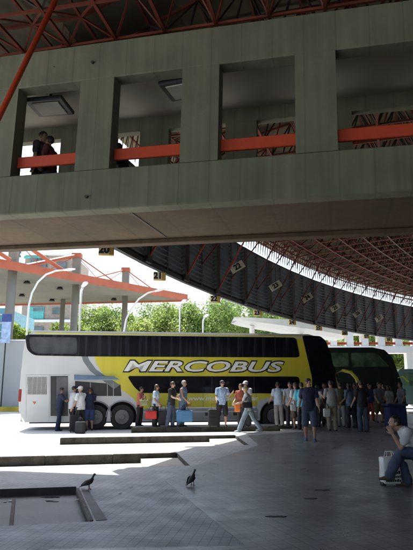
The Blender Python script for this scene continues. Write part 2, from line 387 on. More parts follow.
# ------------------------------------------------------------------ curved roof, space frame, louvred fascia
C0 = Vector((58.0, -3.8, 0)); RR = 63.1
def arc(r, th, z): return Vector((C0.x+r*math.cos(R(th)), C0.y+r*math.sin(R(th)), z))
roof = empty('terminal_roof', arc(RR-3, 160, 0)); roof_inv = Matrix.Translation(-roof.location)
tag(roof, 'vast curved station roof on a rust red steel space frame', 'roof')
MOD = 1.05
TH0, TH1 = 104, 190
nth = int((TH1-TH0)*math.pi/180*RR/1.15); dth = (TH1-TH0)/nth; NR = 32
def zt_(j): return 8.86 if j == 0 else min(9.9, 8.86+.42*j)
def zb_(j): return 8.55
def mk_roof_bm(f, name, m):
    bm = NB(); f(bm); bmesh.ops.transform(bm, matrix=roof_inv, verts=bm.verts); return mk(name, bm, m, roof)
def jmin(th): return -5 if th > 166.2 else 0
def f_bottom(bm):
    for i in range(nth+1):
        th = TH0+i*dth
        for j in range(jmin(th), NR):
            p = arc(RR-.6-MOD*j, th, zb_(j))
            if p.y < 2 and False: continue
            tube(bm, p, arc(RR-.6-MOD*(j+1), th, zb_(j)), .038, n=4, caps=False)
            if i < nth: tube(bm, p, arc(RR-.6-MOD*j, th+dth, zb_(j)), .045, n=4, caps=False)
def f_top(bm):
    for i in range(nth):
        th = TH0+(i+.5)*dth
        for j in range(jmin(th), NR):
            p = arc(RR-.6-MOD*(j+.5), th, zt_(max(j, 0))-.12)
            tube(bm, p, arc(RR-.6-MOD*(j+1.5), th, zt_(max(j+1, 0))-.12), .045, n=4, caps=False)
            tube(bm, p, arc(RR-.6-MOD*(j+.5), th+dth, zt_(max(j, 0))-.12), .04, n=4, caps=False)
def f_web(bm, par=0):
    for i in range(par, nth, 2):
        th = TH0+(i+.5)*dth
        for j in range(jmin(th), NR):
            p = arc(RR-.6-MOD*(j+.5), th, zt_(max(j, 0))-.12)
            for a in (0, 1):
                for b in (-.5, .5): tube(bm, p, arc(RR-.6-MOD*(j+a), th+b*dth, zb_(j)), .027, n=4, caps=False)
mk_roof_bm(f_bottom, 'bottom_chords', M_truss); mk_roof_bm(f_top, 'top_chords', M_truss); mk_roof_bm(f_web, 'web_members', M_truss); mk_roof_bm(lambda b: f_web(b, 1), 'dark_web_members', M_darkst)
def f_edge(bm):
    for i in range(nth):
        th = TH0+i*dth
        if th > 166: continue
        for h_ in (0, .25, .5, .75): tube(bm, arc(RR-.3, th+h_*dth, 8.86), arc(RR-.45, th+(.5+h_)*dth, 7.9), .016, n=4, caps=False); tube(bm, arc(RR-.2, th+h_*dth, 7.9), arc(RR-.6, th+(.5+h_)*dth, 8.86), .016, n=4, caps=False)
    for i in range(nth):
        th = TH0+i*dth
        if th < 166: tube(bm, arc(RR-.3, th, 8.4), arc(RR-.3, th+dth, 8.4), .03, n=4, caps=False)
mk_roof_bm(f_edge, 'edge_lattice', M_truss)
def f_edge2(bm):
    random.seed(4)
    for i in range(nth):
        th = TH0+i*dth
        if th > 166: continue
        for h_ in (.2, .55, .8):
            a = random.uniform(-.4, .4); tube(bm, arc(RR-random.uniform(.5, 1.4), th+h_*dth, 8.8), arc(RR-random.uniform(.3, 1.2), th+(a+h_)*dth, 7.95), .022, n=4, caps=False)
        tube(bm, arc(RR-.9, th, 8.15), arc(RR-.9, th+dth, 8.15), .03, n=4, caps=False)
mk_roof_bm(f_edge2, 'edge_bracing', M_truss)
def f_sheet(bm):
    prev = None
    cols = []
    for i in range(nth+1):
        th = TH0+i*dth; row = []
        js = [-5.3] if jmin(th) < 0 else [-1.05]
        js += [0, 1, 2, 4, 8, 14, NR+1, NR+24]  # innermost span is out of view, added to darken the hall
        if jmin(th) == 0: pass
        rows = [(RR-.6-MOD*j, zt_(max(0, math.floor(j)))) for j in js]
        cols.append([(bm.verts.new(arc(r, th, z)), bm.verts.new(arc(r, th, z+.08))) for r, z in rows])
    for A, B in zip(cols, cols[1:]):
        for k in range(len(A)-1):
            bm.faces.new((A[k][0], B[k][0], B[k+1][0], A[k+1][0])); bm.faces.new((A[k][1], A[k+1][1], B[k+1][1], B[k][1]))
        bm.faces.new((A[0][0], A[0][1], B[0][1], B[0][0])); bm.faces.new((A[-1][0], B[-1][0], B[-1][1], A[-1][1]))
mk_roof_bm(f_sheet, 'roof_sheeting', M_sheet)
# big slanting strut in front of the bridge and the post it springs from
bm = NB(); pa = Vector((-2.62, 8.70, 8.62)); pb_ = Vector((-3.50, 8.55, 6.0)); dd = (pb_-pa); pc = pa+dd*2.35
tube(bm, pa, pc, .050, n=12); bmesh.ops.transform(bm, matrix=roof_inv, verts=bm.verts); mk('slanting_strut', bm, M_rail, roof, True)
bm = NB(); tube(bm, (pc.x, pc.y, 0), (pc.x, pc.y, pc.z+.1), .22, n=16); bmesh.ops.transform(bm, matrix=roof_inv, verts=bm.verts); mk('strut_pedestal', bm, M_conc, roof, True)
# supports of the roof, far right
bm = NB()
fas = empty('louvred_fascia', arc(RR, 150, 0)); tag(fas, 'long curved screen of dark louvres hanging from the roof edge above the bays', 'louvred screen'); fas_inv = Matrix.Translation(-fas.location)
FB, FT = 5.23, 7.80
BAY = 3.05/RR*180/math.pi
def f_mk(bm, name, m): bmesh.ops.transform(bm, matrix=fas_inv, verts=bm.verts); return mk(name, bm, m, fas)
ths = [164.3-BAY*k for k in range(19)]
for k, th in enumerate(ths):
    bm = NB(); p = arc(RR, th, 0); mt = Matrix.Translation((p.x, p.y, 0)) @ Matrix.Rotation(R(th), 4, 'Z')
    rbox(bm, -.16, .16, -.17, .17, FB-.02, FT+.06, .01, 1, mt); f_mk(bm, 'post', M_dark)
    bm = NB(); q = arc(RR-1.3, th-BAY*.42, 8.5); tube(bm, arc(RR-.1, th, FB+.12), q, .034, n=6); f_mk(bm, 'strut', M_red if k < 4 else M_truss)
    if k+1 < len(ths):
        bm = NB()
        for s in range(15):
            z = FB+.12+s*(FT-FB-.2)/14
            a = arc(RR, th, z); b = arc(RR, th-BAY, z); n_ = (a-C0).to_2d().normalized(); n3 = Vector((n_.x, n_.y, 0))
            d = n3*.07
            vs = [bm.verts.new(a+d+Vector((0, 0, -.068))), bm.verts.new(b+d+Vector((0, 0, -.068))), bm.verts.new(b-d+Vector((0, 0, .068))), bm.verts.new(a-d+Vector((0, 0, .068)))]
            vt = [bm.verts.new(v.co+Vector((0, 0, .012))) for v in vs]
            bm.faces.new(vs); bm.faces.new(vt[::-1])
            for q in range(4): bm.faces.new((vs[q], vs[(q+1) % 4], vt[(q+1) % 4], vt[q]))
        f_mk(bm, 'louvre_panel', M_slat)
        bm = NB(); p = arc(RR+.02, th-BAY/2, 0); mt = Matrix.Translation((p.x, p.y, 0)) @ Matrix.Rotation(R(th-BAY/2), 4, 'Z')
        box(bm, -.10, .06, -.06, .06, FB, FT, mt); f_mk(bm, 'mullion', M_dark)
        bm = NB(); q = arc(RR-1.3, th-BAY*.95, 8.5); tube(bm, arc(RR-.08, th-BAY*.5, FB+.9), q, .03, n=6); f_mk(bm, 'thin_strut', M_truss)
for zz, hh in ((FB-.06, .14), (FT, .10)):
    bm = NB()
    for k in range(len(ths)-1):
        a = arc(RR, ths[k], zz); b = arc(RR, ths[k+1], zz); d = b-a
        mt = Matrix.Translation(a) @ Matrix.Rotation(math.atan2(d.y, d.x), 4, 'Z'); box(bm, 0, d.length, -.07, .07, 0, hh, mt)
    f_mk(bm, 'edge_rail', M_dark)
# bay number boxes hanging under the fascia
def arc_at(u, v, z):
    best = None
    for k in range(2000):
        th = 170-k*.03; p = arc(RR+.12, th, z); d = p-Vector((0, 0, H)); fwd = d.y*CP+d.z*SP
        if fwd < 1: continue
        uu = CX+F*d.x/fwd
        if best is None or abs(uu-u) < best[0]: best = (abs(uu-u), th)
    return best[1]
def bay_sign(u, num, label, z=5.06, w=.28, h=.28):
    th = arc_at(u, 0, z); p = arc(RR+.12, th, z)
    t = empty('bay_number_sign', p, R(8)); tag(t, label, 'bay sign', 'bay number signs under the screen')
    bm = NB(); rbox(bm, -w/2, w/2+.12, -.0, .12, -h/2, h/2, .01, 1); mk('sign_box', bm, M_signy, t)
    bm = NB(); box(bm, -w/2+.01, w/2-.0, -.006, .0, -h/2+.015, h/2-.015); mk('number_plate', bm, M_sign, t)
    if num: text_obj('number', num, .27, M_textk, t, Matrix.Translation((0, -.009, 0)) @ Matrix.Rotation(R(90), 4, 'X'), offset=.014, depth=.002)
    bm = NB(); tube(bm, (0, .06, h/2), (0, .06, h/2+.14), .015); mk('hanger', bm, M_dark, t)
bay_sign(104, '20', 'cream bay sign reading 20, leftmost under the bridge edge', z=5.06)
bay_sign(158, '21', 'cream bay sign reading 21 hanging over the bus')
bay_sign(214, '22', 'cream bay sign reading 22 hanging under the louvred screen')
bay_sign(257, '23', 'cream bay sign reading 23 in front of the trees')
bay_sign(291.5, '24', 'small ochre bay sign reading 24 above the yellow bus front')
bay_sign(318, '25', 'small ochre bay sign reading 25 left of the white viaduct posts')
bay_sign(344, '26', 'tiny ochre bay sign reading 26 over the dark bus')
bay_sign(366, '27', 'tiny ochre bay sign reading 27, second from the right')
bay_sign(388, '28', 'tiny ochre bay sign reading 28, rightmost')
# tilted plates inside the screen
for (u, z, num, lb) in ((166, 6.75, '21', 'tilted white plate reading 21 cut off by the bridge edge'), (224, 6.55, '22', 'tilted white plate reading 22 on the louvred screen'), (264, 6.5, '23', 'tilted white plate reading 23 on the screen'), (297, 6.5, '24', 'tilted white plate reading 24 on the screen'), (326, 6.4, '25', 'tilted grey plate reading 25 on the screen'), (349, 6.4, '26', 'tilted grey plate reading 26 on the screen'), (371, 6.4, '27', 'tilted grey plate reading 27 on the screen, rightmost')):
    th = arc_at(u, 0, z); p = arc(RR-.5, th, z); t = empty('hanging_plate', p, R(10)); tag(t, lb, 'number plate', 'tilted plates on the screen')
    mt = Matrix.Rotation(R(-32), 4, 'Y'); bm = NB(); rbox(bm, -.32, .32, -.012, .012, -.17, .17, .008, 1, mt); mk('plate', bm, mat('plate off white', (.48, .47, .38), .6), t)
    text_obj('number', num, .31, M_textk, t, mt @ Matrix.Translation((0, -.016, 0)) @ Matrix.Rotation(R(90), 4, 'X'), offset=.014, depth=.002)
    bm = NB(); tube(bm, (0, .02, .1), (.1, .3, 1.0), .012, n=5); mk('hanger', bm, M_dark, t)

# ------------------------------------------------------------------ unseen walls added beside and behind the camera to darken the hall
tb = empty('light_blocking_walls', (16, 0, 0)); tag(tb, 'unseen walls added right of the aisle and behind the camera to darken the hall', 'building')
M_tb = mat('blocking wall render', (.16, .15, .13), .9, var=.2)
def tbm(bm, n_, m): bmesh.ops.transform(bm, matrix=Matrix.Translation((-16, 0, 0)), verts=bm.verts); return mk(n_, bm, m, tb)
bm = NB(); box(bm, 14.5, 15, -22, 27, 0, 8.5); tbm(bm, 'blocking_side_wall', M_tb)
bm = NB(); box(bm, 1, 14.4, -22, -21.5, 0, 8.5); tbm(bm, 'rear_wall', M_tb)
for k in range(8):
    bm = NB(); box(bm, 14.38, 14.49, -19+k*5.6, -15.6+k*5.6, .9, 2.9); tbm(bm, 'blocker_window', M_bwin_)  # made-up panes on the unseen blocking wall
# ------------------------------------------------------------------ buses
BYAW = R(8)
def bus_frame(x0, y0, yaw):
    d = Vector((math.cos(yaw), math.sin(yaw), 0)); o = Vector((x0, y0, LZ)); n = Vector((-d.y, d.x, 0))
    def f(u, v):
        r_ = ray(u, v); k = n.dot(o-Vector((0, 0, H)))/n.dot(r_); p = Vector((0, 0, H))+r_*k-o
        return (p.dot(d), p.z)
    return f
B0 = gy(17.5, 418, 23.4)
bf = bus_frame(B0.x, 23.4, BYAW)
def wheel(parent, x, y, r=.52, w=.3, out=-1):
    t = NB()
    n = 28
    prof = [(0, .0), (r*.60, .0), (r*.66, -.02), (r*.95, -.01), (r, .04), (r, w-.04), (r*.95, w), (0, w)]
    mt = Matrix.Translation((x, y, r)) @ Matrix.Rotation(R(90) if out < 0 else R(-90), 4, 'X')
    rings = [[t.verts.new(mt @ Vector((pr*math.cos(2*math.pi*k/n), pr*math.sin(2*math.pi*k/n), -pz))) for k in range(n)] for pr, pz in prof[1:-1]]
    for A, B in zip(rings, rings[1:]):
        for k in range(n): t.faces.new((A[k], A[(k+1) % n], B[(k+1) % n], B[k]))
    t.faces.new(rings[0]); t.faces.new(rings[-1])
    wh = mk('wheel', t, M_black, parent)
    t = NB()
    tube(t, mt @ Vector((0, 0, .03)), mt @ Vector((0, 0, -.05)), r*.57, r*.57, 24)
    tube(t, mt @ Vector((0, 0, .07)), mt @ Vector((0, 0, .0)), r*.22, r*.25, 14)
    for k in range(10):
        c = mt @ Vector((r*.38*math.cos(k*.628), r*.38*math.sin(k*.628), 0.03)); c2 = mt @ Vector((r*.38*math.cos(k*.628), r*.38*math.sin(k*.628), 0.05)); tube(t, c, c2, r*.05, n=6)
    mk('rim', t, M_rim, wh)
def side_panel(name, poly, m, parent, y=0., d=.006, W=2.6, both=True, inset=.0):
    """flat panel on the bus side, polygon in (length, height); far side mirrored as its own mesh"""
    mt = Matrix.Rotation(R(90), 4, 'X')   # (x,y,z)->(x,-z,y)
    bm = NB(); prism(bm, poly, y, y+d, mt); o = mk(name, bm, m, parent)
    if both:
        bm = NB(); prism(bm, poly, -W-y-d, -W-y, mt); mk(name, bm, m, parent)
    return o
def rounded(poly, r=.12, n=4):
    out = []
    N = len(poly)
    for i in range(N):
        p = Vector(poly[i]); a = Vector(poly[i-1])-p; b = Vector(poly[(i+1) % N])-p
        rr = min(r, a.length*.45, b.length*.45); A = p+a.normalized()*rr; B = p+b.normalized()*rr
        for k in range(n+1):
            t = k/n; out.append(tuple(A*(1-t)**2+p*2*t*(1-t)+B*t*t))
    return out
def bus_body(parent, prof, m, W=2.6, arches=(), arch_r=.64):
    """extruded silhouette with wheel arches cut as notches in the outline"""
    bm = NB(); mt = Matrix.Rotation(R(90), 4, 'X')
    pts = []
    zlow = min(p[1] for p in prof)
    # bottom edge from front to rear inserted with arches
    xs = sorted(arches, reverse=True)
    bottom = []
    for ax in xs:
        for k in range(0, 9):
            t = math.pi*k/8; zz = zlow+.05; bottom.append((ax+arch_r*math.cos(t), max(zlow, .52+arch_r*math.sin(t)) if 0 < k < 8 else zlow))
    pts = list(prof)+bottom
    prism(bm, pts, -W, 0, mt)
    bmesh.ops.recalc_face_normals(bm, faces=bm.faces)
    bmesh.ops.dissolve_limit(bm, angle_limit=.01, verts=bm.verts, edges=bm.edges)
    ed = [e for e in bm.edges if len(e.link_faces) == 2 and abs(abs(e.verts[0].co.y-e.verts[1].co.y)) < .01 and max(v.co.z for v in e.verts) > 3.3 and e.calc_face_angle(0) > 1]
    bmesh.ops.bevel(bm, geom=ed, offset=.10, segments=4, affect='EDGES')
    return mk('body', bm, m, parent)
bus = empty('double_decker_bus', (B0.x, 23.4, LZ), BYAW)
tag(bus, 'yellow and white double decker coach marked MERCOBUS with luggage hatch open', 'bus')
TOP = 4.14
def bx(*uv): return [bf(u, v) for u, v in uv]
prof = [(0.30, .33), (.03, .8), (.0, 1.2), (.02, 3.2), (.10, 3.75), (.22, 3.98), (.42, TOP), (12.6, TOP), (13.05, 4.02), (13.35, 3.75), (13.75, 2.6), (14.0, 1.5), (14.02, .9), (13.9, .36)]
ax1 = bf(95.5, 414)[0]; ax2 = bf(122, 414)[0]; ax3 = bf(274, 414)[0]
print('bus', B0, ax1, ax2, ax3, bf(30, 329), bf(325, 333), bf(345, 400), bf(122, 360), bf(284, 372), bf(20, 418))
bus_body(bus, prof, M_buswhite, arches=(ax1, ax2, ax3))
bm = NB(); box(bm, .4, 13.6, .45, 2.2, .25, 1.3); mk('underframe', bm, M_black, bus)
for ax in (ax1, ax2, ax3):
    wheel(bus, ax, .06, out=-1); wheel(bus, ax, 2.54, out=1)
# yellow paint field with swoosh left border
Lz = lambda v, u=200: bf(u, v)[1]
z_top = TOP-.10
bot = .62
sw = bx((92, 337), (93, 350), (96, 363), (103, 374), (113, 383), (122, 390), (133, 398), (141, 408), (143, 413))
yel = [(sw[0][0]-.05, z_top-.13)]+sw+[(ax3-.75, .95), (ax3-.65, 1.20), (ax3, 1.36), (ax3+.65, 1.20), (ax3+.75, .62), (13.85, .62), (13.97, .9), (13.95, 1.5), (13.70, 2.6), (13.31, 3.72), (13.02, 3.95), (12.7, z_top-.13)]
side_panel('yellow_livery', yel, M_busyel, bus, d=.004)
side_panel('roof_line', [(.5, z_top-.05), (.5, z_top+.0), (12.7, z_top+.0), (13.0, z_top-.05)], M_busyel, bus, d=.004)
# grey swoosh
s1 = bx((79.5, 337), (80, 350), (83, 361), (90, 371), (102, 380), (114, 389))
s2 = bx((85.5, 337), (86, 350), (89, 360), (96, 369.5), (107, 377), (120, 385))
side_panel('swoosh', s1+s2[::-1], M_busteal, bus, d=.008)
s3 = bx((88, 337), (88.6, 350), (91.5, 360), (98, 369), (109, 376.5), (122, 384.5))
# lower silver skirt
side_panel('silver_skirt', [(ax2+.72, .40), (ax2+.72, .78), (ax2+1.0, .86), (ax3-.80, .86), (ax3-.72, .8), (ax3-.72, .40)], M_busgrey, bus, d=.010)
side_panel('skirt_trim', [(ax2+.9, .70), (ax2+.9, .73), (ax3-.78, .73), (ax3-.78, .70)], M_white, bus, d=.014)
side_panel('skirt_trim', [(ax2+1.1, .86), (ax2+1.1, .91), (ax3-.85, .91), (ax3-.85, .86)], M_white, bus, d=.012)
# upper windows
w = bx((25, 334.5), (296, 337.5), (300, 357.5), (88, 356.5), (34, 355.5), (27, 350))
side_panel('upper_window', rounded(w, .18), M_gcurt, bus, d=.016)
side_panel('painted_window_reflection', rounded(bx((29, 337), (77, 337.5), (77, 354), (36, 353.5), (30.5, 349)), .15), mat('glass with painted grey reflection', (.055, .058, .065), .12, var=.5, scale=1.5, spec=.3), bus, d=.018)  # reflection on the rear pane, painted in as a lighter glass colour
for i, u in enumerate((79, 86, 121, 160, 199, 238, 275)):
    x = bf(u, 345)[0]; z0 = bf(u, 356.2)[1]; z1 = bf(u, 336.8)[1]
    side_panel('window_seam', [(x-.012, z0), (x-.012, z1), (x+.012, z1), (x+.012, z0)], M_blackp, bus, d=.019)
# lower windows
w = bx((127, 376), (299, 376.5), (301, 393.5), (141, 393), (134, 387))
side_panel('lower_window', rounded(w, .15), M_glass, bus, d=.016)
for u in (170, 212, 254):
    x = bf(u, 385)[0]; z0 = bf(u, 392.5)[1]; z1 = bf(u, 377)[1]
    side_panel('window_seam', [(x-.012, z0), (x-.012, z1), (x+.012, z1), (x+.012, z0)], M_blackp, bus, d=.019)
# front side glass + windscreen
w = bx((302, 335.5), (320, 336), (325.5, 340.5), (330.5, 353), (335.5, 376), (340, 401), (340.5, 408), (312, 408), (312, 378))
side_panel('windscreen_side', rounded(w, .10), M_glass, bus, d=.017)
pf = [(13.15, 3.93), (13.42, 3.6), (13.80, 2.55), (14.02, 1.55)]
bm = NB()
vs = [[bm.verts.new((x+.02, y, z)) for x, z in pf] for y in (.12, 2.48)]
for k in range(3): bm.faces.new((vs[0][k], vs[0][k+1], vs[1][k+1], vs[1][k]))
mk('windscreen', bm, M_glass, bus)
bm = NB(); rbox(bm, 13.93, 14.12, .1, 2.5, .42, .85, .05, 2); mk('bumper', bm, M_busyel, bus)
for y in (.3, 2.05):
    bm = NB(); rbox(bm, 14.0, 14.07, y, y+.3, 1.0, 1.2, .03, 2); mk('headlight', bm, M_white, bus)
# mirror on a hooked arm
bm = NB()
mp_ = [(13.75, .1, 2.35), (14.1, -.08, 2.50), (14.45, -.16, 2.42), (14.68, -.18, 2.15), (14.74, -.18, 1.9)]
path(bm, mp_, [.06, .07, .075, .075, .06], 8); mm = mk('mirror_arm', bm, M_busyel, bus, True)
bm = NB(); rbox(bm, 14.62, 14.82, -.30, -.06, 1.45, 1.95, .05, 2); mk('mirror', bm, M_blackp, mm)
# lettering (white fill on a black outline)
def bus_text(txt, u0, u1, v0, v1, m, d, off=0., shear=.25, name='lettering', sx=1.):
    xa = bf(u0, v1)[0]; xb = bf(u1, v0)[0]; um = (u0+u1)/2; za = bf(um, v1)[1]; zb = bf(um, v0)[1]
    me = text_mesh(txt, 1., depth=0.0, shear=shear, offset=off)
    xs = [v.co.x for v in me.vertices]; ys = [v.co.y for v in me.vertices]
    kx = (xb-xa)/(max(xs)-min(xs)); ky = (zb-za)/(max(ys)-min(ys)); cx = (max(xs)+min(xs))/2; cy = (max(ys)+min(ys))/2
    for v in me.vertices:
        v.co = Vector((xa+(xb-xa)/2+(v.co.x-cx)*kx, -d, za+(zb-za)/2+(v.co.y-cy)*ky))
    me.name = name; me.materials.append(m); return link(name, me, bus)
bus_text('MERCOBUS', 122.3, 285, 359.8, 373.0, M_textk, .010, off=.060, shear=.28, name='lettering_outline')
bus_text('MERCOBUS', 123.8, 283.6, 361.2, 371.6, M_text, .013, off=.020, shear=.28)
bus_text('www.mercobus.com.ar', 188, 258, 396, 400.5, M_text, .013, off=.01, shear=0, name='web_address')
# rear section details
def pol(m, name, *uv, d=.008, r=0): 
    p = bx(*uv); return side_panel(name, rounded(p, r) if r else p, m, bus, d=d)
g = pol(mat('grille backing', (.10, .10, .10), .6), 'grille', (27.5, 377), (46.5, 377), (46.5, 394.5), (27.5, 394.5), d=.006)
bm = NB()
(xa, za), (xb, zb) = bf(27.5, 394.5), bf(46.5, 377)
for i in range(16):
    z = za+(zb-za)*(i+.5)/16; box(bm, xa+.01, xb-.01, -.02, -.006, z-.012, z+.012)
for i in range(5):
    x = xa+(xb-xa)*i/4; box(bm, x-.01, x+.01, -.024, -.006, za, zb)
mk('slats', bm, mat('grille slat', (.36, .36, .35), .5, var=.1), g)
pol(M_busgrey, 'panel_seam', (49.0, 375), (49.6, 375), (49.6, 418), (49.0, 418), d=.003)
pol(M_busgrey, 'panel_seam', (26.0, 375), (26.4, 375), (26.4, 418), (26.0, 418), d=.003)
pol(M_busgrey, 'panel_seam', (26.0, 374.6), (70, 374.6), (70, 375), (26.0, 375), d=.003)
pol(mat('orange warning mark', (.5, .14, .03), .5), 'warning_mark', (32.5, 401.5), (36.5, 401.5), (34.5, 404.5), d=.008)
pol(M_blackp, 'door_opening', (50.5, 376), (68, 376), (68, 416), (50.5, 416), d=.007)
pol(mat('door inner grey', (.10, .10, .11), .6, var=.3), 'inner_panel', (56.5, 377), (68, 377), (68, 400), (56.5, 400), d=.010)
pol(M_blackp, 'open_hold', (75, 381), (120.5, 384.5), (121.5, 396), (75, 396), d=.007)
for u in (90, 107, 113):
    pol(M_busgrey, 'hold_post', (u, 382.5), (u+.8, 382.5), (u+.8, 396), (u, 396), d=.012)
# raised hatch flap
(xa, za) = bf(74, 375.5); (xb, zb) = bf(122, 381)
bm = NB(); q = [bm.verts.new(c) for c in ((xa, -.02, za), (xb-.35, -.02, za-.06), (xb-.1, -.32, zb+.03), (xa+.05, -.32, zb+.02))]; bm.faces.new(q)
q2 = [bm.verts.new(v.co+Vector((0, -.01, .03))) for v in q]; bm.faces.new(q2[::-1])
for k in range(4): bm.faces.new((q[k], q[(k+1) % 4], q2[(k+1) % 4], q2[k]))
mk('luggage_hatch', bm, M_hatch, bus)
for u in (150, 176, 203, 230, 256):
    x = bf(u, 400)[0]; side_panel('panel_seam', [(x-.008, .42), (x-.008, 1.55), (x+.008, 1.55), (x+.008, .42)], M_busteal, bus, d=.0115)
for (u0, u1) in ((152, 165), (205, 218), (233, 254)):
    xa = bf(u0, 400)[0]; xb = bf(u1, 400)[0]; side_panel('vent', [(xa, .55), (xa, .68), (xb, .68), (xb, .55)], M_blackp, bus, d=.0125)
# wheel-arch lip
for ax in (ax1, ax2, ax3):
    bm = NB(); path(bm, [(ax+.66*math.cos(math.pi*k/12), -.012, .52+.66*math.sin(math.pi*k/12)) for k in range(13)], .03, 6); mk('arch_lip', bm, M_busgrey, bus)
bm = NB(); rbox(bm, -.03, .10, -.012, .1, bf(18, 402)[1], bf(18, 389)[1], .03, 2); mk('tail_light', bm, M_lamp_r, bus)
pol(mat('amber marker', (.6, .22, .03), .3), 'side_marker', (188, 403.5), (190.5, 403.5), (190.5, 406), (188, 406), d=.02)

# simpler coaches further along, same way of building
def coach(x0, y0, yaw, label, top, Ln, cols, decks, name='double_decker_bus'):
    b = empty(name, (x0, y0, LZ), yaw); tag(b, label, 'bus')
    pr = [(0.1, .35), (.0, 1.2), (.05, top-.4), (.35, top), (Ln-1.7, top), (Ln-1.0, top-.15), (Ln-.55, top-.6), (Ln-.12, top*.5), (Ln, .9), (Ln-.08, .36)]
    ar = (3.0, 4.3, Ln-3.0) if decks == 2 else (3.2, Ln-2.9)
    bm = NB(); mt = Matrix.Rotation(R(90), 4, 'X'); bottom = []
    for ax in sorted(ar, reverse=True):
        for k in range(9):
            t = math.pi*k/8; bottom.append((ax+.6*math.cos(t), .52+.6*math.sin(t) if 0 < k < 8 else .35))
    prism(bm, pr+bottom, -2.55, 0, mt); mk('body', bm, cols[0], b)
    for ax in ar: wheel(b, ax, .06, out=-1); wheel(b, ax, 2.49, out=1)
    zt0 = top-1.15 if decks == 2 else top-1.45; zt1 = top-.32
    n = 5; a = .6; e = Ln-3.1
    for k in range(n):
        xa = a+(e-a)*k/n; xb = a+(e-a)*(k+1)/n-.06
        side_panel('window', rounded([(xa, zt0), (xa, zt1), (xb, zt1), (xb, zt0)], .08), cols[1], b, d=.012, W=2.55)
    side_panel('window', rounded([(e+.1, zt0), (e+.1, zt1), (Ln-1.5, zt1), (Ln-.75, zt0)], .12), cols[1], b, d=.012, W=2.55)
    if decks == 2: side_panel('lower_window', rounded([(5.2, 1.35), (5.2, 2.05), (Ln-1.2, 2.05), (Ln-.9, 1.35)], .12), M_glass, b, d=.012, W=2.55)
    bm = NB(); vs = [[bm.verts.new((x+.015, y, z)) for x, z in ((Ln-1.0, top-.15), (Ln-.55, top-.6), (Ln-.12, top*.5))] for y in (.1, 2.45)]
    for k in range(2): bm.faces.new((vs[0][k], vs[0][k+1], vs[1][k+1], vs[1][k]))
    mk('windscreen', bm, M_glass, b)
    bm = NB(); path(bm, [(Ln-.4, .1, top*.55), (Ln-.05, -.1, top*.58), (Ln+.25, -.15, top*.5)], .05, 6); mk('mirror_arm', bm, cols[2], b)
    return b
M_bgreen = mat('dark green coach paint', (.005, .010, .009), .4, var=.2, spec=.2)
M_wglass = mat('glass with painted green reflection', (.03, .055, .035), .06, var=.8, scale=1.5, spec=.35)  # reflected green is put into the glass colour
p = gy(401, 400, 34.0)
coach(p.x-13.6, 34.0, R(-3), 'dark green double decker coach parked behind the crowd', 4.12, 13.6, (M_bgreen, M_wglass, M_busyel), 2)
p = gy(399, 390, 47.0)
M_bteal = mat('teal coach paint', (.015, .045, .045), .3, var=.1)
coach(p.x, 47.5, R(-12), 'teal single deck coach at the right edge beyond the dark bus', 3.3, 12, (M_bteal, M_wglass, M_white), 1, 'coach')

# ------------------------------------------------------------------ left canopy with orange fascia
can = empty('station_canopy', (-12, 36, 0)); tag(can, 'flat concrete canopy with orange edge, round columns and stayed masts', 'canopy'); ci = Matrix.Translation((12, -36, 0))
def cmk(bm, name, m, sm=False): bmesh.ops.transform(bm, matrix=ci, verts=bm.verts); return mk(name, bm, m, can, sm)
N0 = Vector((-18.2, 21.6)); TIP = gz(187, 301, 11.0).to_2d(); A_ = gz(0, 268, 11.0).to_2d(); N0 = A_-(TIP-A_)*.7
FAR = gz(20, 305, 11.0).to_2d(); FAR2 = FAR+(FAR-TIP)*1.0
M_under = mat('canopy concrete', (.27, .255, .215), .85, var=.12, scale=.5)
bm = NB(); prism(bm, [N0, TIP, FAR2, (FAR2.x-6, FAR2.y-20)], 11.14, 11.5); cmk(bm, 'slab', M_under)
M_or = mat('orange fascia paint', (.50, .13, .065), .55, var=.1, scale=1)
def wallstrip(bm, p, q, z0, z1, t=.12):
    d = Vector(q)-Vector(p); mt = Matrix.Translation((p[0], p[1], 0)) @ Matrix.Rotation(math.atan2(d.y, d.x), 4, 'Z'); box(bm, 0, d.length, -t, 0, z0, z1, mt)
bm = NB(); wallstrip(bm, N0, TIP, 11.0, 11.72); cmk(bm, 'fascia', M_or)
bm = NB(); wallstrip(bm, TIP+Vector((0, .05)), FAR2, 10.95, 11.4); cmk(bm, 'rear_fascia', M_or)
cols_ = [(10.5, 45.2, .38, True), (75, 51.5, .33, True), (125, 58, .30, True), (63, 60, .26, False), (-60, 40, .4, True)]
mast = []
for u, y, r_, m_ in cols_:
    p = gy(u, 300, y); bm = NB(); tube(bm, (p.x, p.y, LZ), (p.x, p.y, 11.14), r_, n=20); cmk(bm, 'column', M_under, True)
    if m_:
        bm = NB(); box(bm, p.x-.36, p.x+.36, p.y-.3, p.y+.3, 11.5, 13.9); cmk(bm, 'mast', M_under)
        bm = NB(); box(bm, p.x-.44, p.x+.44, p.y-.38, p.y+.38, 13.75, 14.2); cmk(bm, 'mast_cap', M_or); mast.append(p)
tdir = (TIP-A_).normalized()
for p, thick in zip(mast, (.11, .11, .05, .11)):
    top = Vector((p.x, p.y-.1, 14.0))
    for sgn in (-1, 1):
        for dist in (5.7,):
            r2 = .07 if (p.y > 55 or (p.y > 50 and sgn > 0)) else .18
            b = Vector((p.x, p.y-.9, 11.7))+Vector((tdir.x, tdir.y, 0))*dist*sgn
            bm = NB(); tube(bm, top, b, r2, n=6); cmk(bm, 'stay', M_or)
            bm = NB(); tube(bm, top, b-Vector((tdir.x, tdir.y, 0))*dist*sgn*.45, .035, n=5); cmk(bm, 'stay', M_or)
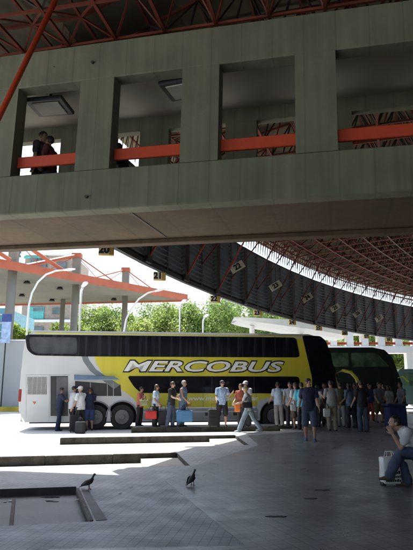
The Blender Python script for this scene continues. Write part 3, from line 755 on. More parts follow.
for (u, v) in ((27, 281), (60, 287), (22, 294), (52, 299), (114, 298)):   # round ceiling lights under the slab
    p = gz(u, v, 11.14); bm = NB(); tube(bm, (p.x, p.y, 11.14), (p.x, p.y, 10.9), .2, .34, 12); t = cmk(bm, 'downlight', M_dark)

# ------------------------------------------------------------------ street lamps
M_lampw = mat('lamp post white paint', (.68, .70, .70), .4, var=.06)
def lamp(pts, y, r0, label, head=True, group='street lamps behind the bus'):
    P = [gy(u, v, y) for u, v in pts]; b = Vector((P[0].x, y, LZ)); t = empty('street_lamp', b); tag(t, label, 'street lamp', group)
    P = [b]+P; P = [q-b for q in P]
    bm = NB()
    # smooth the bend
    Q = [P[0], P[1]]
    for i in range(2, len(P)): Q.append(P[i])
    path(bm, Q, [r0*1.15]+[r0*(1-.35*k/(len(Q)-1)) for k in range(len(Q)-1)], 10); mk('pole', bm, M_lampw, t, True)
    if head:
        e = Q[-1]; d = (Q[-1]-Q[-2]).normalized(); bm = NB(); loft(bm, [e-d*.05, e+d*.25, e+d*.55], [(.07, .05), (.11, .07), (.05, .04)], side=(0, 1, 0)); mk('lamp_head', bm, M_lampw, t, True)
lamp([(27.5, 325), (29, 305), (32, 293), (38, 282), (46, 274.5), (56, 270.8), (65, 270)], 30, .058, 'tall white street lamp with curved arm in front of the canopy, left one')
lamp([(124, 332), (126, 320), (131, 309), (139, 299), (148, 293), (156, 291)], 33, .058, 'white street lamp with curved arm rising before the green trees')
def post_lamp(u, vt, y, label):
    p = gy(u, vt, y); t = empty('post_lamp', (p.x, y, LZ)); tag(t, label, 'street lamp', 'straight lamp posts behind the bus'); h = p.z-LZ
    bm = NB(); path(bm, [(0, 0, 0), (0, 0, h-.5), (.02, -.05, h-.3), (.14, -.2, h-.12)], [.09, .07, .07, .06], 10); mk('pole', bm, M_lampw, t, True)
    bm = NB(); loft(bm, [(.10, -.15, h-.10), (.28, -.4, h), (.40, -.55, h+.02)], [(.09, .07), (.13, .09), (.09, .06)], side=(1, 0, 0)); mk('lamp_head', bm, M_lampw, t, True)
post_lamp(81.5, 285, 29, 'white lamp post right of the second canopy mast')
post_lamp(180, 302, 35, 'white lamp post under the tip of the orange canopy')
post_lamp(203, 316, 42, 'small lamp post in a gap between the trees')

# ------------------------------------------------------------------ background buildings, wall
def bpx(u0, u1, v0, v1, y, dep):    # box behind the given picture area
    a = gy(u0, v1, y); b = gy(u1, v0, y); return a.x, b.x, y, y+dep, a.z, b.z
bl = empty('office_building', (-20, 75, LZ)); tag(bl, 'grey brown brick office block with turquoise window bands behind the canopy', 'building')
def lb(bm, name, m, par=bl): bmesh.ops.transform(bm, matrix=Matrix.Translation(-par.location), verts=bm.verts); return mk(name, bm, m, par)
M_brick = mat('brown brick wall', (.34, .28, .24), .9, var=.15, scale=2, bump=.2)
M_tealp = mat('turquoise panel', (.10, .42, .42), .5, var=.15)
M_bwin = mat('grey building window', (.12, .15, .16), .2, var=.4, scale=.6)
x0, x1, y0, y1, z0, z1 = bpx(20, 73, 255, 335, 100, 14); bm = NB(); rbox(bm, x0, x1, y0, y1, LZ, z1+.2, .05, 1); lb(bm, 'wall', M_brick)
for (a, b, c, d) in ((24, 47, 256, 258.2), (24, 47, 267, 268.6), (28, 44, 307, 319)):
    q = bpx(a, b, c, d, 99.75, .24); bm = NB(); box(bm, *q); lb(bm, 'turquoise_band', M_tealp)
for (a, b, c, d) in ((30, 37, 258, 267), (39.5, 46.5, 258.5, 267.5), (56, 66, 262, 270), (30, 43, 327, 331), (33, 43, 308, 311), (52, 60, 308, 314)):
    q = bpx(a, b, c, d, 99.6, .38); bm = NB(); box(bm, *q); f = lb(bm, 'window', M_bwin)
for (a, b, c, d) in ((20, 74, 319.5, 322), (20, 73, 253.5, 255)):
    q = bpx(a, b, c, d, 99.4, .58); bm = NB(); box(bm, *q); lb(bm, 'white_band', M_white)
bl2 = empty('glass_building', (-30, 70, LZ)); tag(bl2, 'pale blue glazed building at the far left edge', 'building')
q = bpx(-60, 6, 308, 345, 70, 12); bm = NB(); box(bm, q[0], q[1], q[2], q[3], LZ, q[5]); lb(bm, 'wall', mat('blue glass wall', (.14, .36, .46), .3, var=.2), bl2)
for k in range(6):
    z = q[5]-.9-k*1.1; bm = NB(); box(bm, q[0], q[1], q[2]-.1, q[2]-.003, z, z+.12); lb(bm, 'floor_band', M_white, bl2)
bl3 = empty('white_tower', (-45, 120, LZ)); tag(bl3, 'white office building corner seen above the canopy left', 'building')
q = bpx(7, 19, 247, 300, 110, 14); bm = NB(); box(bm, q[0], q[1], q[2], q[3], LZ, q[5]); lb(bm, 'wall', M_white, bl3)
for k in range(4):
    for i in range(2):
        xx = q[0]+.4+i*1.1; zz = q[5]-2.2-k*2.4; bm = NB(); box(bm, xx, xx+.7, q[2]-.05, q[2]-.003, zz, zz+1.3); lb(bm, 'window', M_bwin, bl3)
# long grey wall with yellow kerb behind
M_wall = mat('pale wall render', (.40, .42, .43), .85, var=.08, scale=.5)
wl = empty('boundary_wall', (-25, 48, LZ)); tag(wl, 'pale grey boundary wall left of the bus rear', 'wall')
zz = gy(5, 341, 43).z; bm = NB(); rbox(bm, -60, -8, 43, 43.4, LZ, zz, .03, 1); lb(bm, 'panel', M_wall, wl)
bm = NB(); box(bm, -60, -8, 42.95, 43.45, zz, zz+.12); lb(bm, 'coping', M_white, wl)
bm = NB(); box(bm, -60, -8, 41.8, 42.4, LZ, LZ+.35); tag(mk('yellow_kerb', bm, mat('yellow kerb paint', (.55, .42, .04), .7, var=.3, scale=1)), 'yellow painted kerb along the foot of the pale wall', 'kerb')
# blue vertical sign by the column
p = gy(6.3, 327, 42.3); t = empty('banner_sign', (p.x, p.y, LZ)); tag(t, 'tall blue and white banner sign beside the left canopy column', 'sign')
zt1 = gy(6, 314, 42.3).z-LZ; zb1 = gy(6, 343, 42.3).z-LZ
bm = NB(); tube(bm, (0, .08, 0), (0, .08, zt1), .05, n=8); mk('post', bm, M_dark, t)
bm = NB(); rbox(bm, -.38, .38, -.03, .03, zt1-.6, zt1, .01, 1); mk('header_panel', bm, mat('sign navy', (.04, .07, .25), .4), t)
bm = NB(); rbox(bm, -.35, .35, -.03, .03, zb1, zt1-.61, .01, 1); mk('banner', bm, mat('sign pale blue', (.35, .48, .70), .5, var=.35, scale=3), t)

# white canopy shell and viaduct on the right background
sh = empty('white_canopy', (8, 44, LZ)); tag(sh, 'long white shell canopy with tapered end in front of the trees', 'canopy')
bm = NB(); y = 44
st = [(234, 317.6, 318.3), (243, 317.6, 321), (256, 318, 323.5), (272, 319, 326), (290, 320, 329.5), (310, 323.5, 331.5), (345, 330, 337)]
rg = []
for u, va, vb in st:
    a = gy(u, va, y); b = gy(u, vb, y); hh = a.z-b.z
    rg.append([bm.verts.new(c) for c in ((a.x, y-.2, a.z), (a.x, y+5, a.z+.2), (b.x, y+4, b.z), (b.x+.3, y+1.6, b.z-.02), (b.x, y+.2, b.z+hh*.35))])
for A, B in zip(rg, rg[1:]):
    for k in range(5): bm.faces.new((A[k], A[(k+1) % 5], B[(k+1) % 5], B[k]))
bm.faces.new(rg[0]); bm.faces.new(rg[-1][::-1]); lb(bm, 'shell', mat('grey white shell', (.36, .38, .40), .5, var=.08), sh)
for u in (252, 300):
    p = gy(u, 330, 46); q = gy(u, 326, 46); bm = NB(); tube(bm, (p.x, 46, LZ), (p.x, 46, q.z), .22, n=14); lb(bm, 'column', M_white, sh)
via = empty('white_viaduct', (20, 54, LZ)); tag(via, 'white concrete frame gallery with red rails behind the dark bus', 'gallery')
y = 54; q = bpx(300, 440, 328, 334.5, y, 1.2); bm = NB(); box(bm, q[0], q[1], y, y+1.2, q[4], q[5]); lb(bm, 'top_beam', M_white, via)
q = bpx(300, 440, 346, 353, y, 1.2); bm = NB(); box(bm, q[0], q[1], y-.05, y+1.3, q[4], q[5]); lb(bm, 'lower_beam', M_white, via)
zA, zB = gy(350, 346, y).z, gy(350, 334.5, y).z
for u in (334, 350.5, 365.5, 382, 399.5, 417, 434):
    p = gy(u, 340, y); bm = NB(); box(bm, p.x-.3, p.x+.3, y+.02, y+1.1, zA, zB); lb(bm, 'post', M_white, via)
q = bpx(325, 440, 342.2, 344.6, y+.4, .1); bm = NB(); box(bm, *q); lb(bm, 'rail', M_rail, via)
for u in (310, 360, 410, 438):
    p = gy(u, 340, y); bm = NB(); box(bm, p.x-.4, p.x+.4, y+.1, y+.9, LZ, zA-.4); lb(bm, 'pillar', M_white, via)

# ------------------------------------------------------------------ trees
def leaf_mat(name, c):
    m = mat(name, c, .6, var=.45, scale=.8)
    n = m.node_tree.nodes; b = n['Principled BSDF']; b.inputs['Transmission Weight'].default_value = 0
    l = m.node_tree.links; out = n['Material Output']; tr = n.new('ShaderNodeBsdfTranslucent'); mx = n.new('ShaderNodeMixShader'); mx.inputs[0].default_value = .5
    l.new(b.inputs['Base Color'].links[0].from_socket, tr.inputs['Color']); l.new(b.outputs[0], mx.inputs[1]); l.new(tr.outputs[0], mx.inputs[2]); l.new(mx.outputs[0], out.inputs['Surface'])
    return m
LM = [leaf_mat('leaf light', (.26, .36, .08)), leaf_mat('leaf mid', (.20, .30, .07)), leaf_mat('leaf yellowish', (.30, .38, .10))]
M_bark = mat('bark', (.10, .075, .05), .9, var=.3, bump=.5)
def tree(u, vtop, y, wid, label, lm, seed, vbot=345):
    y += 17; wid *= 1.6
    random.seed(seed); top = gy(u, vtop, y); h = top.z-LZ; x = top.x
    t = empty('tree', (x, y, LZ)); tag(t, label, 'tree', 'trees behind the bus station')
    bm = NB(); path(bm, [(0, 0, 0), (.15, .1, h*.25), (-.1, 0, h*.5), (0, 0, h*.75)], [.28, .22, .16, .06], 8)
    clumps = []
    for k in range(26):
        a = random.uniform(0, 6.28); rr = wid*.5*math.sqrt(random.random()); zz = random.uniform(.35, .93); env = math.sqrt(max(.05, 1-((zz-.55)/.48)**2))
        c = Vector((math.cos(a)*rr*env, math.sin(a)*rr*env*.8, h*zz)); cr = random.uniform(.10, .2)*wid*.75
        clumps.append((c, cr))
        if k < 9: path(bm, [(0, 0, h*(.3+.03*k)), tuple(c*.5+Vector((0, 0, h*.22))), tuple(c)], [.1, .07, .03], 5)
    mk('trunk', bm, M_bark, t, True)
    bm = NB()
    for c, cr in clumps:
        for k in range(int(620)):
            d = Vector((random.gauss(0, 1), random.gauss(0, 1), random.gauss(0, 1)*.8)).normalized()*cr*random.uniform(.5, 1.05)*(1+.25*math.sin(7*random.random()))
            p = c+d; s = random.uniform(.08, .19)
            a = Vector((random.gauss(0, 1), random.gauss(0, 1), random.gauss(0, 1))).normalized(); b = a.orthogonal().normalized()
            q = [bm.verts.new(p+a*s), bm.verts.new(p+b*s*.7), bm.verts.new(p-a*s), bm.verts.new(p-b*s*.7)]
            bm.faces.new(q)
    mk('crown', bm, lm, t)
T = [(84, 314, 50, 5, 'low tree between the canopy columns'), (101, 309, 52, 7, 'rounded green tree left of the curved street lamp'), (124, 302, 54, 7.5, 'green tree right behind the curved street lamp'),
     (150, 303.5, 50, 7, 'leafy tree below the tip of the orange canopy'), (175, 302, 53, 7, 'light green tree beside the straight lamp post'), (192, 317, 58, 6, 'low tree at the gap right of the canopy tip'),
     (212, 305, 56, 6, 'tree with sloping top under bay sign 22'), (232, 298, 54, 8, 'tallest light green tree, behind the white canopy'), (254, 303, 56, 7.5, 'tree behind bay sign 23'), (276, 310, 58, 7, 'tree behind the screen near bay sign 24'),
     (300, 318, 62, 8, 'tree half hidden by the louvred screen'), (340, 325, 64, 8, 'tree seen through the white gallery, left'), (368, 326, 64, 8, 'tree seen through the white gallery, middle'), (394, 328, 64, 8, 'tree seen through the white gallery, right'), (414, 345, 60, 7, 'bushy tree at the right edge above the teal coach'), (17, 324, 52, 3.6, 'small green tree above the pale wall at far left'), (112, 322, 47, 5, 'low bushy tree in front of the taller trees'), (160, 322, 48, 6, 'low bushy tree under the canopy tip')]
for i, (u, v, y, w_, lb_) in enumerate(T): tree(u, v, y, w_, lb_, LM[i % 3], 100+i)

# ------------------------------------------------------------------ people
def remesh(bm, vox, name):
    me = bpy.data.meshes.new(name); bmesh.ops.recalc_face_normals(bm, faces=bm.faces); bm.to_mesh(me); bm.free()
    o = bpy.data.objects.new('t', me); TMPC.objects.link(o)
    md = o.modifiers.new('r', 'REMESH'); md.mode = 'VOXEL'; md.voxel_size = vox; md.adaptivity = 0
    sm = o.modifiers.new('s', 'SMOOTH'); sm.factor = .5; sm.iterations = 2
    r = evald(o)
    bpy.data.objects.remove(o); bpy.data.meshes.remove(me)
    for p in r.polygons: p.use_smooth = True
    r.name = name
    return r
SKIN = {'tan': mat('skin tan', (.36, .20, .13), .5, var=.08, scale=6), 'fair': mat('skin fair', (.48, .29, .21), .5, var=.08, scale=6), 'brown': mat('skin brown', (.22, .12, .075), .5, var=.08, scale=6)}
HAIR = {'black': mat('hair black', (.012, .010, .009), .5, var=.3, scale=30), 'brown': mat('hair brown', (.06, .035, .02), .5, var=.3, scale=30), 'blond': mat('hair blond', (.40, .27, .11), .5, var=.25, scale=30), 'grey': mat('hair grey', (.3, .3, .29), .6, var=.25, scale=30)}
M_eye = mat('eye dark', (.02, .015, .012), .2); M_lip = mat('lips', (.28, .10, .08), .5)
def cloth(name, c, var=.15, scale=5): return mat('cloth '+name, c, .85, var=var, scale=scale, bump=.35)
K = {'blueshoe': (.05, .11, .24), 'navy': (.012, .016, .045), 'white': (.50, .51, .53), 'black': (.012, .012, .014), 'dark': (.022, .022, .028), 'jeans': (.045, .062, .105), 'paleblue': (.28, .40, .58), 'lightjeans': (.26, .33, .38), 'coral': (.45, .11, .09), 'skyshirt': (.45, .55, .68),
     'denim': (.10, .15, .24), 'rust': (.28, .07, .04), 'grey': (.12, .125, .13), 'khaki': (.21, .18, .13), 'olive': (.05, .05, .025), 'cyan': (.08, .42, .55), 'lgrey': (.24, .24, .235), 'brown': (.10, .06, .04), 'bluework': (.035, .055, .16), 'stripe': (.30, .31, .36), 'maroon': (.08, .015, .02)}
def C_(k): return cloth(k, K[k], .5 if k == 'paleblue' else .15, 14 if k == 'paleblue' else 5)
def rot(v, ax, a): return Matrix.Rotation(a, 3, ax) @ Vector(v)
def person(loc, yaw, label, h=1.70, skin='tan', hair='black', top='white', bot='jeans', shoes='dark', legs=((4, 5), (-4, 5)), arms=((5, 8, 20), (5, 8, 20)), lean=3,
           sleeve=.6, pants='long', woman=False, longhair=False, cap=None, headturn=0, headtilt=5, sit=False, fine=.0075, build=1.06, group='travellers at the bus station', hip_spread=1., armrot=(0, 0)):
    """yaw 0 faces away from the camera (+Y); angles in degrees"""
    if not sit:
        rj = random.Random(label); arms = tuple((a_+rj.uniform(-7, 12), b_+rj.uniform(-2, 7), c_+rj.uniform(-2, 22)) for a_, b_, c_ in arms); headturn += rj.uniform(-22, 22); legs = tuple((a_+rj.uniform(-5, 7), b_+rj.uniform(0, 6)) for a_, b_ in legs) if legs == ((4, 5), (-4, 5)) else legs
    k = h/1.72; t = empty('person', loc, R(yaw)); tag(t, label, 'person', group)
    X = Vector((1, 0, 0)); hw = .088*hip_spread; sw_ = .185 if not woman else .165
    def fw(d): return R(-d)
    hip = Vector((0, 0, .93)); L = R(lean)
    def tor(v): return hip+rot(Vector(v), 'X', -L)      # torso frame
    # legs (swing forward deg, knee bend deg)
    J = {}
    for s, (sa, kb) in zip((-1, 1), legs):
        h0 = hip+Vector((hw*s, 0, -.02)); dt = rot((0.03*s*hip_spread, 0, -1), 'X', R(sa)).normalized(); kn = h0+dt*.43
        ds = rot((0, 0, -1), 'X', R(sa-kb)).normalized(); an = kn+ds*.42
        J['h', s], J['k', s], J['a', s] = h0, kn, an
    # feet level
    low = min(J['a', s].z for s in (-1, 1))-.085
    drop = Vector((0, 0, low))
    neck = tor((0, 0, .50)); head = tor((0, .02, .66))
    hm = Matrix.Rotation(R(headturn), 3, 'Z') @ Matrix.Rotation(-R(headtilt), 3, 'X')
    for s, (sa, ab, eb) in zip((-1, 1), arms):
        s0 = tor((sw_*s, -.01, .445)); dirn = rot((0, 0, -1), 'X', R(sa)); dirn = Matrix.Rotation(-R(ab)*s, 3, 'Y') @ dirn
        ax = X; el = s0+dirn*.28
        fd = Matrix.Rotation(R(eb), 3, 'X') @ dirn
        ir = armrot[0 if s < 0 else 1]
        fd = (Matrix.Rotation(R(ir)*s, 3, 'Z') @ fd); wr = el+fd*.25
        J['s', s], J['e', s], J['w', s], J['f', s] = s0, el, wr, fd.normalized()
    def V(p): return (Vector(p)-drop)*k
    b = build
    def torso(bm, g=0., z0=-.06, z1=.50):
        prof_ = [(-.06, .155, .105), (.05, .160, .112), (.17, .138, .100), (.29, .150, .108), (.38, .170, .112), (.44, .165, .09), (.49, .08, .065)]
        if woman: prof_ = [(-.06, .165, .11), (.05, .162, .112), (.17, .125, .09), (.29, .138, .115), (.38, .152, .108), (.44, .148, .082), (.49, .07, .06)]
        pp = [q for q in prof_ if z0 <= q[0] <= z1]
        loft(bm, [V(tor((0, .012 if q[0] > .2 else 0, q[0]))) for q in pp], [((q[1]*b+g)*k, (q[2]*b*(1.12 if b > 1.05 and q[0] < .3 else 1)+g)*k) for q in pp], side=X, n=16)
    def leg(bm, s, g=0., upto=1., z_an=0):
        H0, K0, A0 = J['h', s], J['k', s], J['a', s]
        P = [H0, H0.lerp(K0, .35), K0, K0.lerp(A0, .35), A0]; rr = [.088, .080, .055, .056, .036]
        if upto < 1:
            P = [H0, H0.lerp(K0, .5), H0.lerp(K0, .95), K0.lerp(A0, .06)]; rr = [.095, .094, .090, .088]
        elif g > .01: rr = [.092, .088, .068, .072, .066]
        loft(bm, [V(p) for p in P], [(r*b+g)*k for r in rr], side=X)
    body = NB()
    torso(body, -.006)
    loft(body, [V(tor((0, .0, .44))), V(neck+Vector((0, .01, .02))), V(head-Vector((0, 0, .06)))], [.06*k, .052*k, .05*k])
    Hm = hm.to_4x4()
    hc = V(head)
    ball(body, hc+Vector((0, -.008, .03))*k, .094*k, (.82, 1.0, .98), Hm)
    loft(body, [hc+hm @ Vector((0, .018, .01))*k, hc+hm @ Vector((0, .035, -.045))*k, hc+hm @ Vector((0, .048, -.085))*k], [(.066*k, .07*k), (.058*k, .052*k), (.032*k, .026*k)], side=hm @ X)
    loft(body, [hc+hm @ Vector((0, .082, .025))*k, hc+hm @ Vector((0, .098, -.012))*k], [.009*k, .015*k], n=8)
    for s in (-1, 1):
        ball(body, hc+hm @ Vector((.078*s, -.005, .0))*k, .03*k, (.35, .75, 1.1), Hm, 8)
        leg(body, s, -.004 if pants != 'none' else 0)
        # bare foot core
        A0 = J['a', s]; 
        loft(body, [V(A0+Vector((0, -.03, -.045))), V(A0+Vector((0, .08, -.055))), V(A0+Vector((0, .15, -.065)))], [(.034*k, .03*k), (.038*k, .025*k), (.034*k, .018*k)], side=X)
        S0, E0, W0, fd = J['s', s], J['e', s], J['w', s], J['f', s]
        loft(body, [V(S0), V(S0.lerp(E0, .5)), V(E0)], [.052*b*k, .044*b*k, .037*b*k])
        loft(body, [V(E0), V(E0.lerp(W0, .35)), V(W0)], [.036*k, .035*k, .025*k])
        # hand: palm, four fingers, thumb
        pn = fd.cross(X).normalized() if abs(fd.dot(X)) < .9 else Vector((0, 1, 0))  # finger-spread axis
        nrm = Vector((-s, 0, 0)); nrm = (nrm-fd*nrm.dot(fd)).normalized(); sp_ = fd.cross(nrm).normalized()
        if sp_.y < 0: sp_ = -sp_
        pc0 = W0+fd*.045
        loft(body, [V(W0+fd*.01), V(pc0), V(W0+fd*.085)], [(.026*k, .018*k), (.041*k, .016*k), (.040*k, .014*k)], side=sp_, n=10)
        for i, (o_, ln) in enumerate(((-.032, .058), (-.0107, .070), (.0107, .078), (.032, .070))):
            a0 = W0+fd*.085+sp_*o_; a1 = a0+fd*ln*.5+nrm*.008+sp_*o_*.08; a2 = a1+(fd*.8+nrm*.6).normalized()*ln*.5
            loft(body, [V(a0), V(a1), V(a2)], [.0088*k, .0082*k, .007*k], n=8)
        a0 = W0+fd*.03+sp_*.034; a1 = a0+(fd*.7+sp_*.6+nrm*.25).normalized()*.036; a2 = a1+(fd*.9+sp_*.2+nrm*.3).normalized()*.03
        loft(body, [V(a0), V(a1), V(a2)], [.012*k, .0105*k, .0085*k], n=8)
    me = remesh(body, fine, 'body'); me.materials.append(SKIN[skin]); link('body', me, t)
    # face details
    for s in (-1, 1):
        e = NB(); ball(e, hc+hm @ Vector((.031*s, .080, .022))*k, .010*k, (1.25, .6, .7), Hm, 6); mk('eye', e, M_eye, t, True)
    e = NB(); ball(e, hc+hm @ Vector((0, .086, -.052))*k, .02*k, (1.0, .35, .3), Hm, 6); mk('mouth', e, M_lip, t, True)
    def fab(bm, name, m, vox=.012, wr=.009):
        r = remesh(bm, vox, name)
        N_ = len(r.vertices); co = [0.]*(N_*3); no = [0.]*(N_*3); r.vertices.foreach_get('co', co); r.vertices.foreach_get('normal', no)
        ox = Vector((loc[0], loc[1], 0)); oy = Vector((loc[0], 3, 0))
        for i in range(0, N_*3, 3):
            q = Vector(co[i:i+3]); n = (noise.noise(q*9+ox)+.6*noise.noise(q*22+oy))*wr
            co[i] += no[i]*n; co[i+1] += no[i+1]*n; co[i+2] += no[i+2]*n
        r.vertices.foreach_set('co', co); r.update()
        r.materials.append(m); return link(name, r, t)
    # trousers
    low_ = NB()
    loft(low_, [V(tor((0, 0, -.07))), V(tor((0, 0, .04))), V(tor((0, 0, .12)))], [((.162*b+.008)*k, .12*b*k), ((.163*b+.008)*k, .122*b*k), ((.15*b+.006)*k, .112*b*k)], side=X, n=16)
    if pants == 'skirt':
        loft(low_, [V(tor((0, 0, 0))), V(hip+Vector((0, 0, -.3))), V(hip+Vector((0, 0, -.45)))], [(.17*k, .12*k), (.19*k, .15*k), (.2*k, .16*k)], side=X, n=16)
    for s in (-1, 1): leg(low_, s, .012, .5 if pants == 'short' else 1)
    fab(low_, 'shorts' if pants == 'short' else 'skirt' if pants == 'skirt' else 'trousers', C_(bot))
    up = NB(); torso(up, .022, .04, .46)
    if sleeve <= 1: loft(up, [V(tor((0, .0, -.115))), V(tor((0, 0, -.03))), V(tor((0, 0, .08))), V(tor((0, 0, .15)))], [((.186*b)*k, (.143*b)*k), ((.184*b)*k, (.141*b)*k), ((.174*b)*k, (.132*b)*k), ((.15*b)*k, (.11*b)*k)], side=X, n=18, cap=False)
    if not woman: pass
    for s in (-1, 1):
        S0, E0, W0 = J['s', s], J['e', s], J['w', s]
        if sleeve > .05:
            fr = min(1, sleeve); P = [V(S0+Vector((-.03*s, 0, .0))), V(S0), V(S0.lerp(E0, fr))]; rr = [.066*b*k, .070*b*k, .068*k*b]
            loft(up, P, rr); ball(up, V(S0), .076*b*k)
            if sleeve > 1: loft(up, [V(E0), V(E0.lerp(W0, min(1, sleeve-1)))], [.05*k, .038*k])
        else: loft(up, [V(S0+Vector((-.05*s, 0, .01))), V(S0+Vector((-.02*s, 0, .0)))], [.05*k, .045*k])
    fab(up, 'shirt', C_(top))
    for s in (-1, 1):
        A0 = J['a', s]; sh_ = NB()
        loft(sh_, [V(A0+Vector((0, -.045, -.05))), V(A0+Vector((0, .03, -.045))), V(A0+Vector((0, .11, -.058))), V(A0+Vector((0, .17, -.068)))], [(.040*k, .035*k), (.043*k, .042*k), (.048*k, .030*k), (.036*k, .022*k)], side=X, n=12)
        me2 = remesh(sh_, .009, 'shoe'); me2.materials.append(C_(shoes)); link('shoe', me2, t)
    hb = NB()
    if hair != 'bald':
        hs = bmesh.new(); 
        ball(hs, Vector((0, -.014, .042))*k, .101*k, (.84, 1.0, .98), None, 16)
        dv = [v for v in hs.verts if (v.co.y > .045*k and v.co.z < .072*k) or v.co.z < -.045*k]
        # pull the face side inside the head instead of cutting it
        for v in dv:
            v.co = v.co*.80+Vector((0, -.012*k, .006*k))
        bmesh.ops.transform(hs, matrix=Matrix.Translation(hc) @ Hm, verts=hs.verts)
        me3 = bpy.data.meshes.new('x'); hs.to_mesh(me3); hs.free(); hb.from_mesh(me3); bpy.data.meshes.remove(me3)
        if longhair:
            loft(hb, [hc+hm @ Vector((0, -.05, .03))*k, hc+hm @ Vector((0, -.075, -.09))*k, hc+hm @ Vector((0, -.085, -.20))*k], [(.08*k, .05*k), (.085*k, .04*k), (.06*k, .025*k)], side=hm @ X)
        r = remesh(hb, .007, 'hair')
        nn = [v.normal.copy() for v in r.vertices]
        for v, n_ in zip(r.vertices, nn): v.co += n_*noise.noise(v.co*40)*.006
        r.materials.append(HAIR[hair]); link('hair', r, t)
    if cap:
        cb = NB(); ball(cb, hc+hm @ Vector((0, -.01, .062))*k, .106*k, (.86, 1.0, .72), Hm, 12)
        loft(cb, [hc+hm @ Vector((0, .06, .055))*k, hc+hm @ Vector((0, .15, .045))*k], [(.07*k, .012*k), (.055*k, .008*k)], side=hm @ X)
        r = remesh(cb, .007, 'cap'); r.materials.append(C_(cap)); link('cap', r, t)
    return t, J, V
def at_feet(u, v, z=0.): p = gz(u, v, z); return (p.x, p.y, z)

P_ = person
# porters and drivers at the rear of the bus, on the lane
P_(at_feet(58, 431, LZ), -60, 'porter in navy shirt and trousers at the open rear door of the bus', 1.72, 'brown', 'black', 'navy', 'navy', arms=((35, 5, 60), (30, 5, 50)), lean=5)
P_(at_feet(71, 431, LZ), -55, 'man in white shirt and dark trousers, left of the two in white', 1.78, 'tan', 'black', 'white', 'black', arms=((20, 5, 40), (10, 5, 20)), headturn=-10)
P_(at_feet(79.5, 432, LZ), 60, 'man in white shirt and white cap holding a black bag', 1.78, 'tan', 'grey', 'white', 'black', cap='white', arms=((8, 6, 15), (15, 5, 25)))
P_(at_feet(89, 430.5, LZ), 20, 'man in navy shirt and blue work shorts beside the open hold', 1.70, 'tan', 'brown', 'navy', 'bluework', pants='short', arms=((40, 5, 50), (35, 5, 60)), lean=8)
# queue on the platform by the bus
P_(at_feet(139.5, 426), 250, 'woman in coral red top and black trousers holding an olive bag', 1.55, 'tan', 'black', 'coral', 'black', woman=True, longhair=False, arms=((10, 8, 80), (10, 8, 80)))
P_(at_feet(155, 426.5), 255, 'woman in pale blue blouse and dark jeans with a red bag', 1.64, 'tan', 'brown', 'skyshirt', 'dark', woman=True, longhair=True, arms=((-5, 8, 15), (12, 8, 30)))
P_(at_feet(171, 427), 250, 'man in black shirt and blue jeans in the bus queue', 1.75, 'fair', 'brown', 'black', 'jeans', arms=((10, 8, 85), (15, 6, 40)), headtilt=14)
P_(at_feet(182.5, 426.5), 250, 'shaven man in sleeveless denim top with a large blue bag', 1.80, 'tan', 'grey', 'denim', 'denim', sleeve=0, arms=((0, 8, 12), (5, 8, 15)))
P_(at_feet(222, 427), 195, 'man in patterned light blue shirt, black shorts and dark cap beside a suitcase', 1.80, 'tan', 'black', 'paleblue', 'black', pants='short', cap='dark', arms=((20, 15, 95), (5, 10, 20)), hip_spread=1.2)
P_(at_feet(241.5, 428), 160, 'woman in rust brown top standing behind the walking woman', 1.66, 'tan', 'brown', 'rust', 'dark', woman=True, arms=((0, 8, 20), (10, 8, 40)))
P_(at_feet(247, 427), 140, 'man in white cap and white shirt half hidden by the walking woman', 1.78, 'tan', 'grey', 'white', 'dark', cap='white')
P_(at_feet(249, 432), 75, 'blond woman in white top and pale jeans walking with a black shoulder bag', 1.64, 'fair', 'blond', 'white', 'lightjeans', 'white', legs=((26, 4), (-24, 12)), arms=((25, 8, 30), (-20, 8, 25)), woman=True, cap='khaki', lean=8)
# crowd at the front of the bus
P_(at_feet(279, 426), 10, 'man in white shirt and grey trousers seen from behind at the bus', 1.74, 'tan', 'black', 'skyshirt', 'lgrey', arms=((5, 8, 15), (35, 5, 70)))
P_(at_feet(291, 427), 175, 'man in striped grey shirt and dark trousers facing the camera', 1.74, 'tan', 'black', 'stripe', 'dark', arms=((10, 8, 80), (8, 8, 30)))
P_(at_feet(297, 429), 20, 'person in white shirt and brown skirt beside the turquoise shirt', 1.70, 'tan', 'brown', 'white', 'brown', woman=True, pants='short')
P_(at_feet(302.5, 430), -20, 'person in turquoise shirt and dark trousers', 1.70, 'tan', 'black', 'cyan', 'dark', sleeve=.9)
P_(at_feet(310.5, 441), 170, 'stocky man in navy polo shirt, denim shorts and blue shoes standing apart from the crowd', 1.78, 'tan', 'black', 'navy', 'jeans', 'blueshoe', pants='short', legs=((8, 6), (-6, 4)), arms=((5, 10, 18), (-3, 10, 15)), headturn=25, build=1.1, fine=.0065, hip_spread=1.2)
P_(at_feet(333, 431), 5, 'man in grey shirt and khaki trousers seen from behind', 1.76, 'tan', 'black', 'lgrey', 'khaki', arms=((15, 10, 95), (5, 8, 20)))
P_(at_feet(342, 427), -15, 'man in olive top and pale grey trousers', 1.72, 'tan', 'black', 'olive', 'lgrey')
P_(at_feet(351.5, 428), 30, 'woman in dark denim top between the pale trousers and the black shirt', 1.70, 'brown', 'black', 'denim', 'dark', woman=True, longhair=True)
P_(at_feet(364, 432), 10, 'man in black shirt and blue jeans seen from behind', 1.76, 'tan', 'black', 'black', 'jeans')
P_(at_feet(357, 426), 150, 'person in black clothes behind the man in black shirt', 1.70, 'brown', 'black', 'black', 'black')
P_(at_feet(371, 421), 175, 'distant man in bright blue shirt with red trousers between the crowd', 1.70, 'tan', 'black', 'bluework', 'coral')
P_(at_feet(380.5, 423), -160, 'man in grey shirt and brown shorts near the blue box', 1.74, 'tan', 'black', 'grey', 'brown', pants='short')
P_(at_feet(391, 422), 120, 'woman in pale top behind the blue box', 1.62, 'brown', 'black', 'lgrey', 'dark', woman=True, longhair=True)
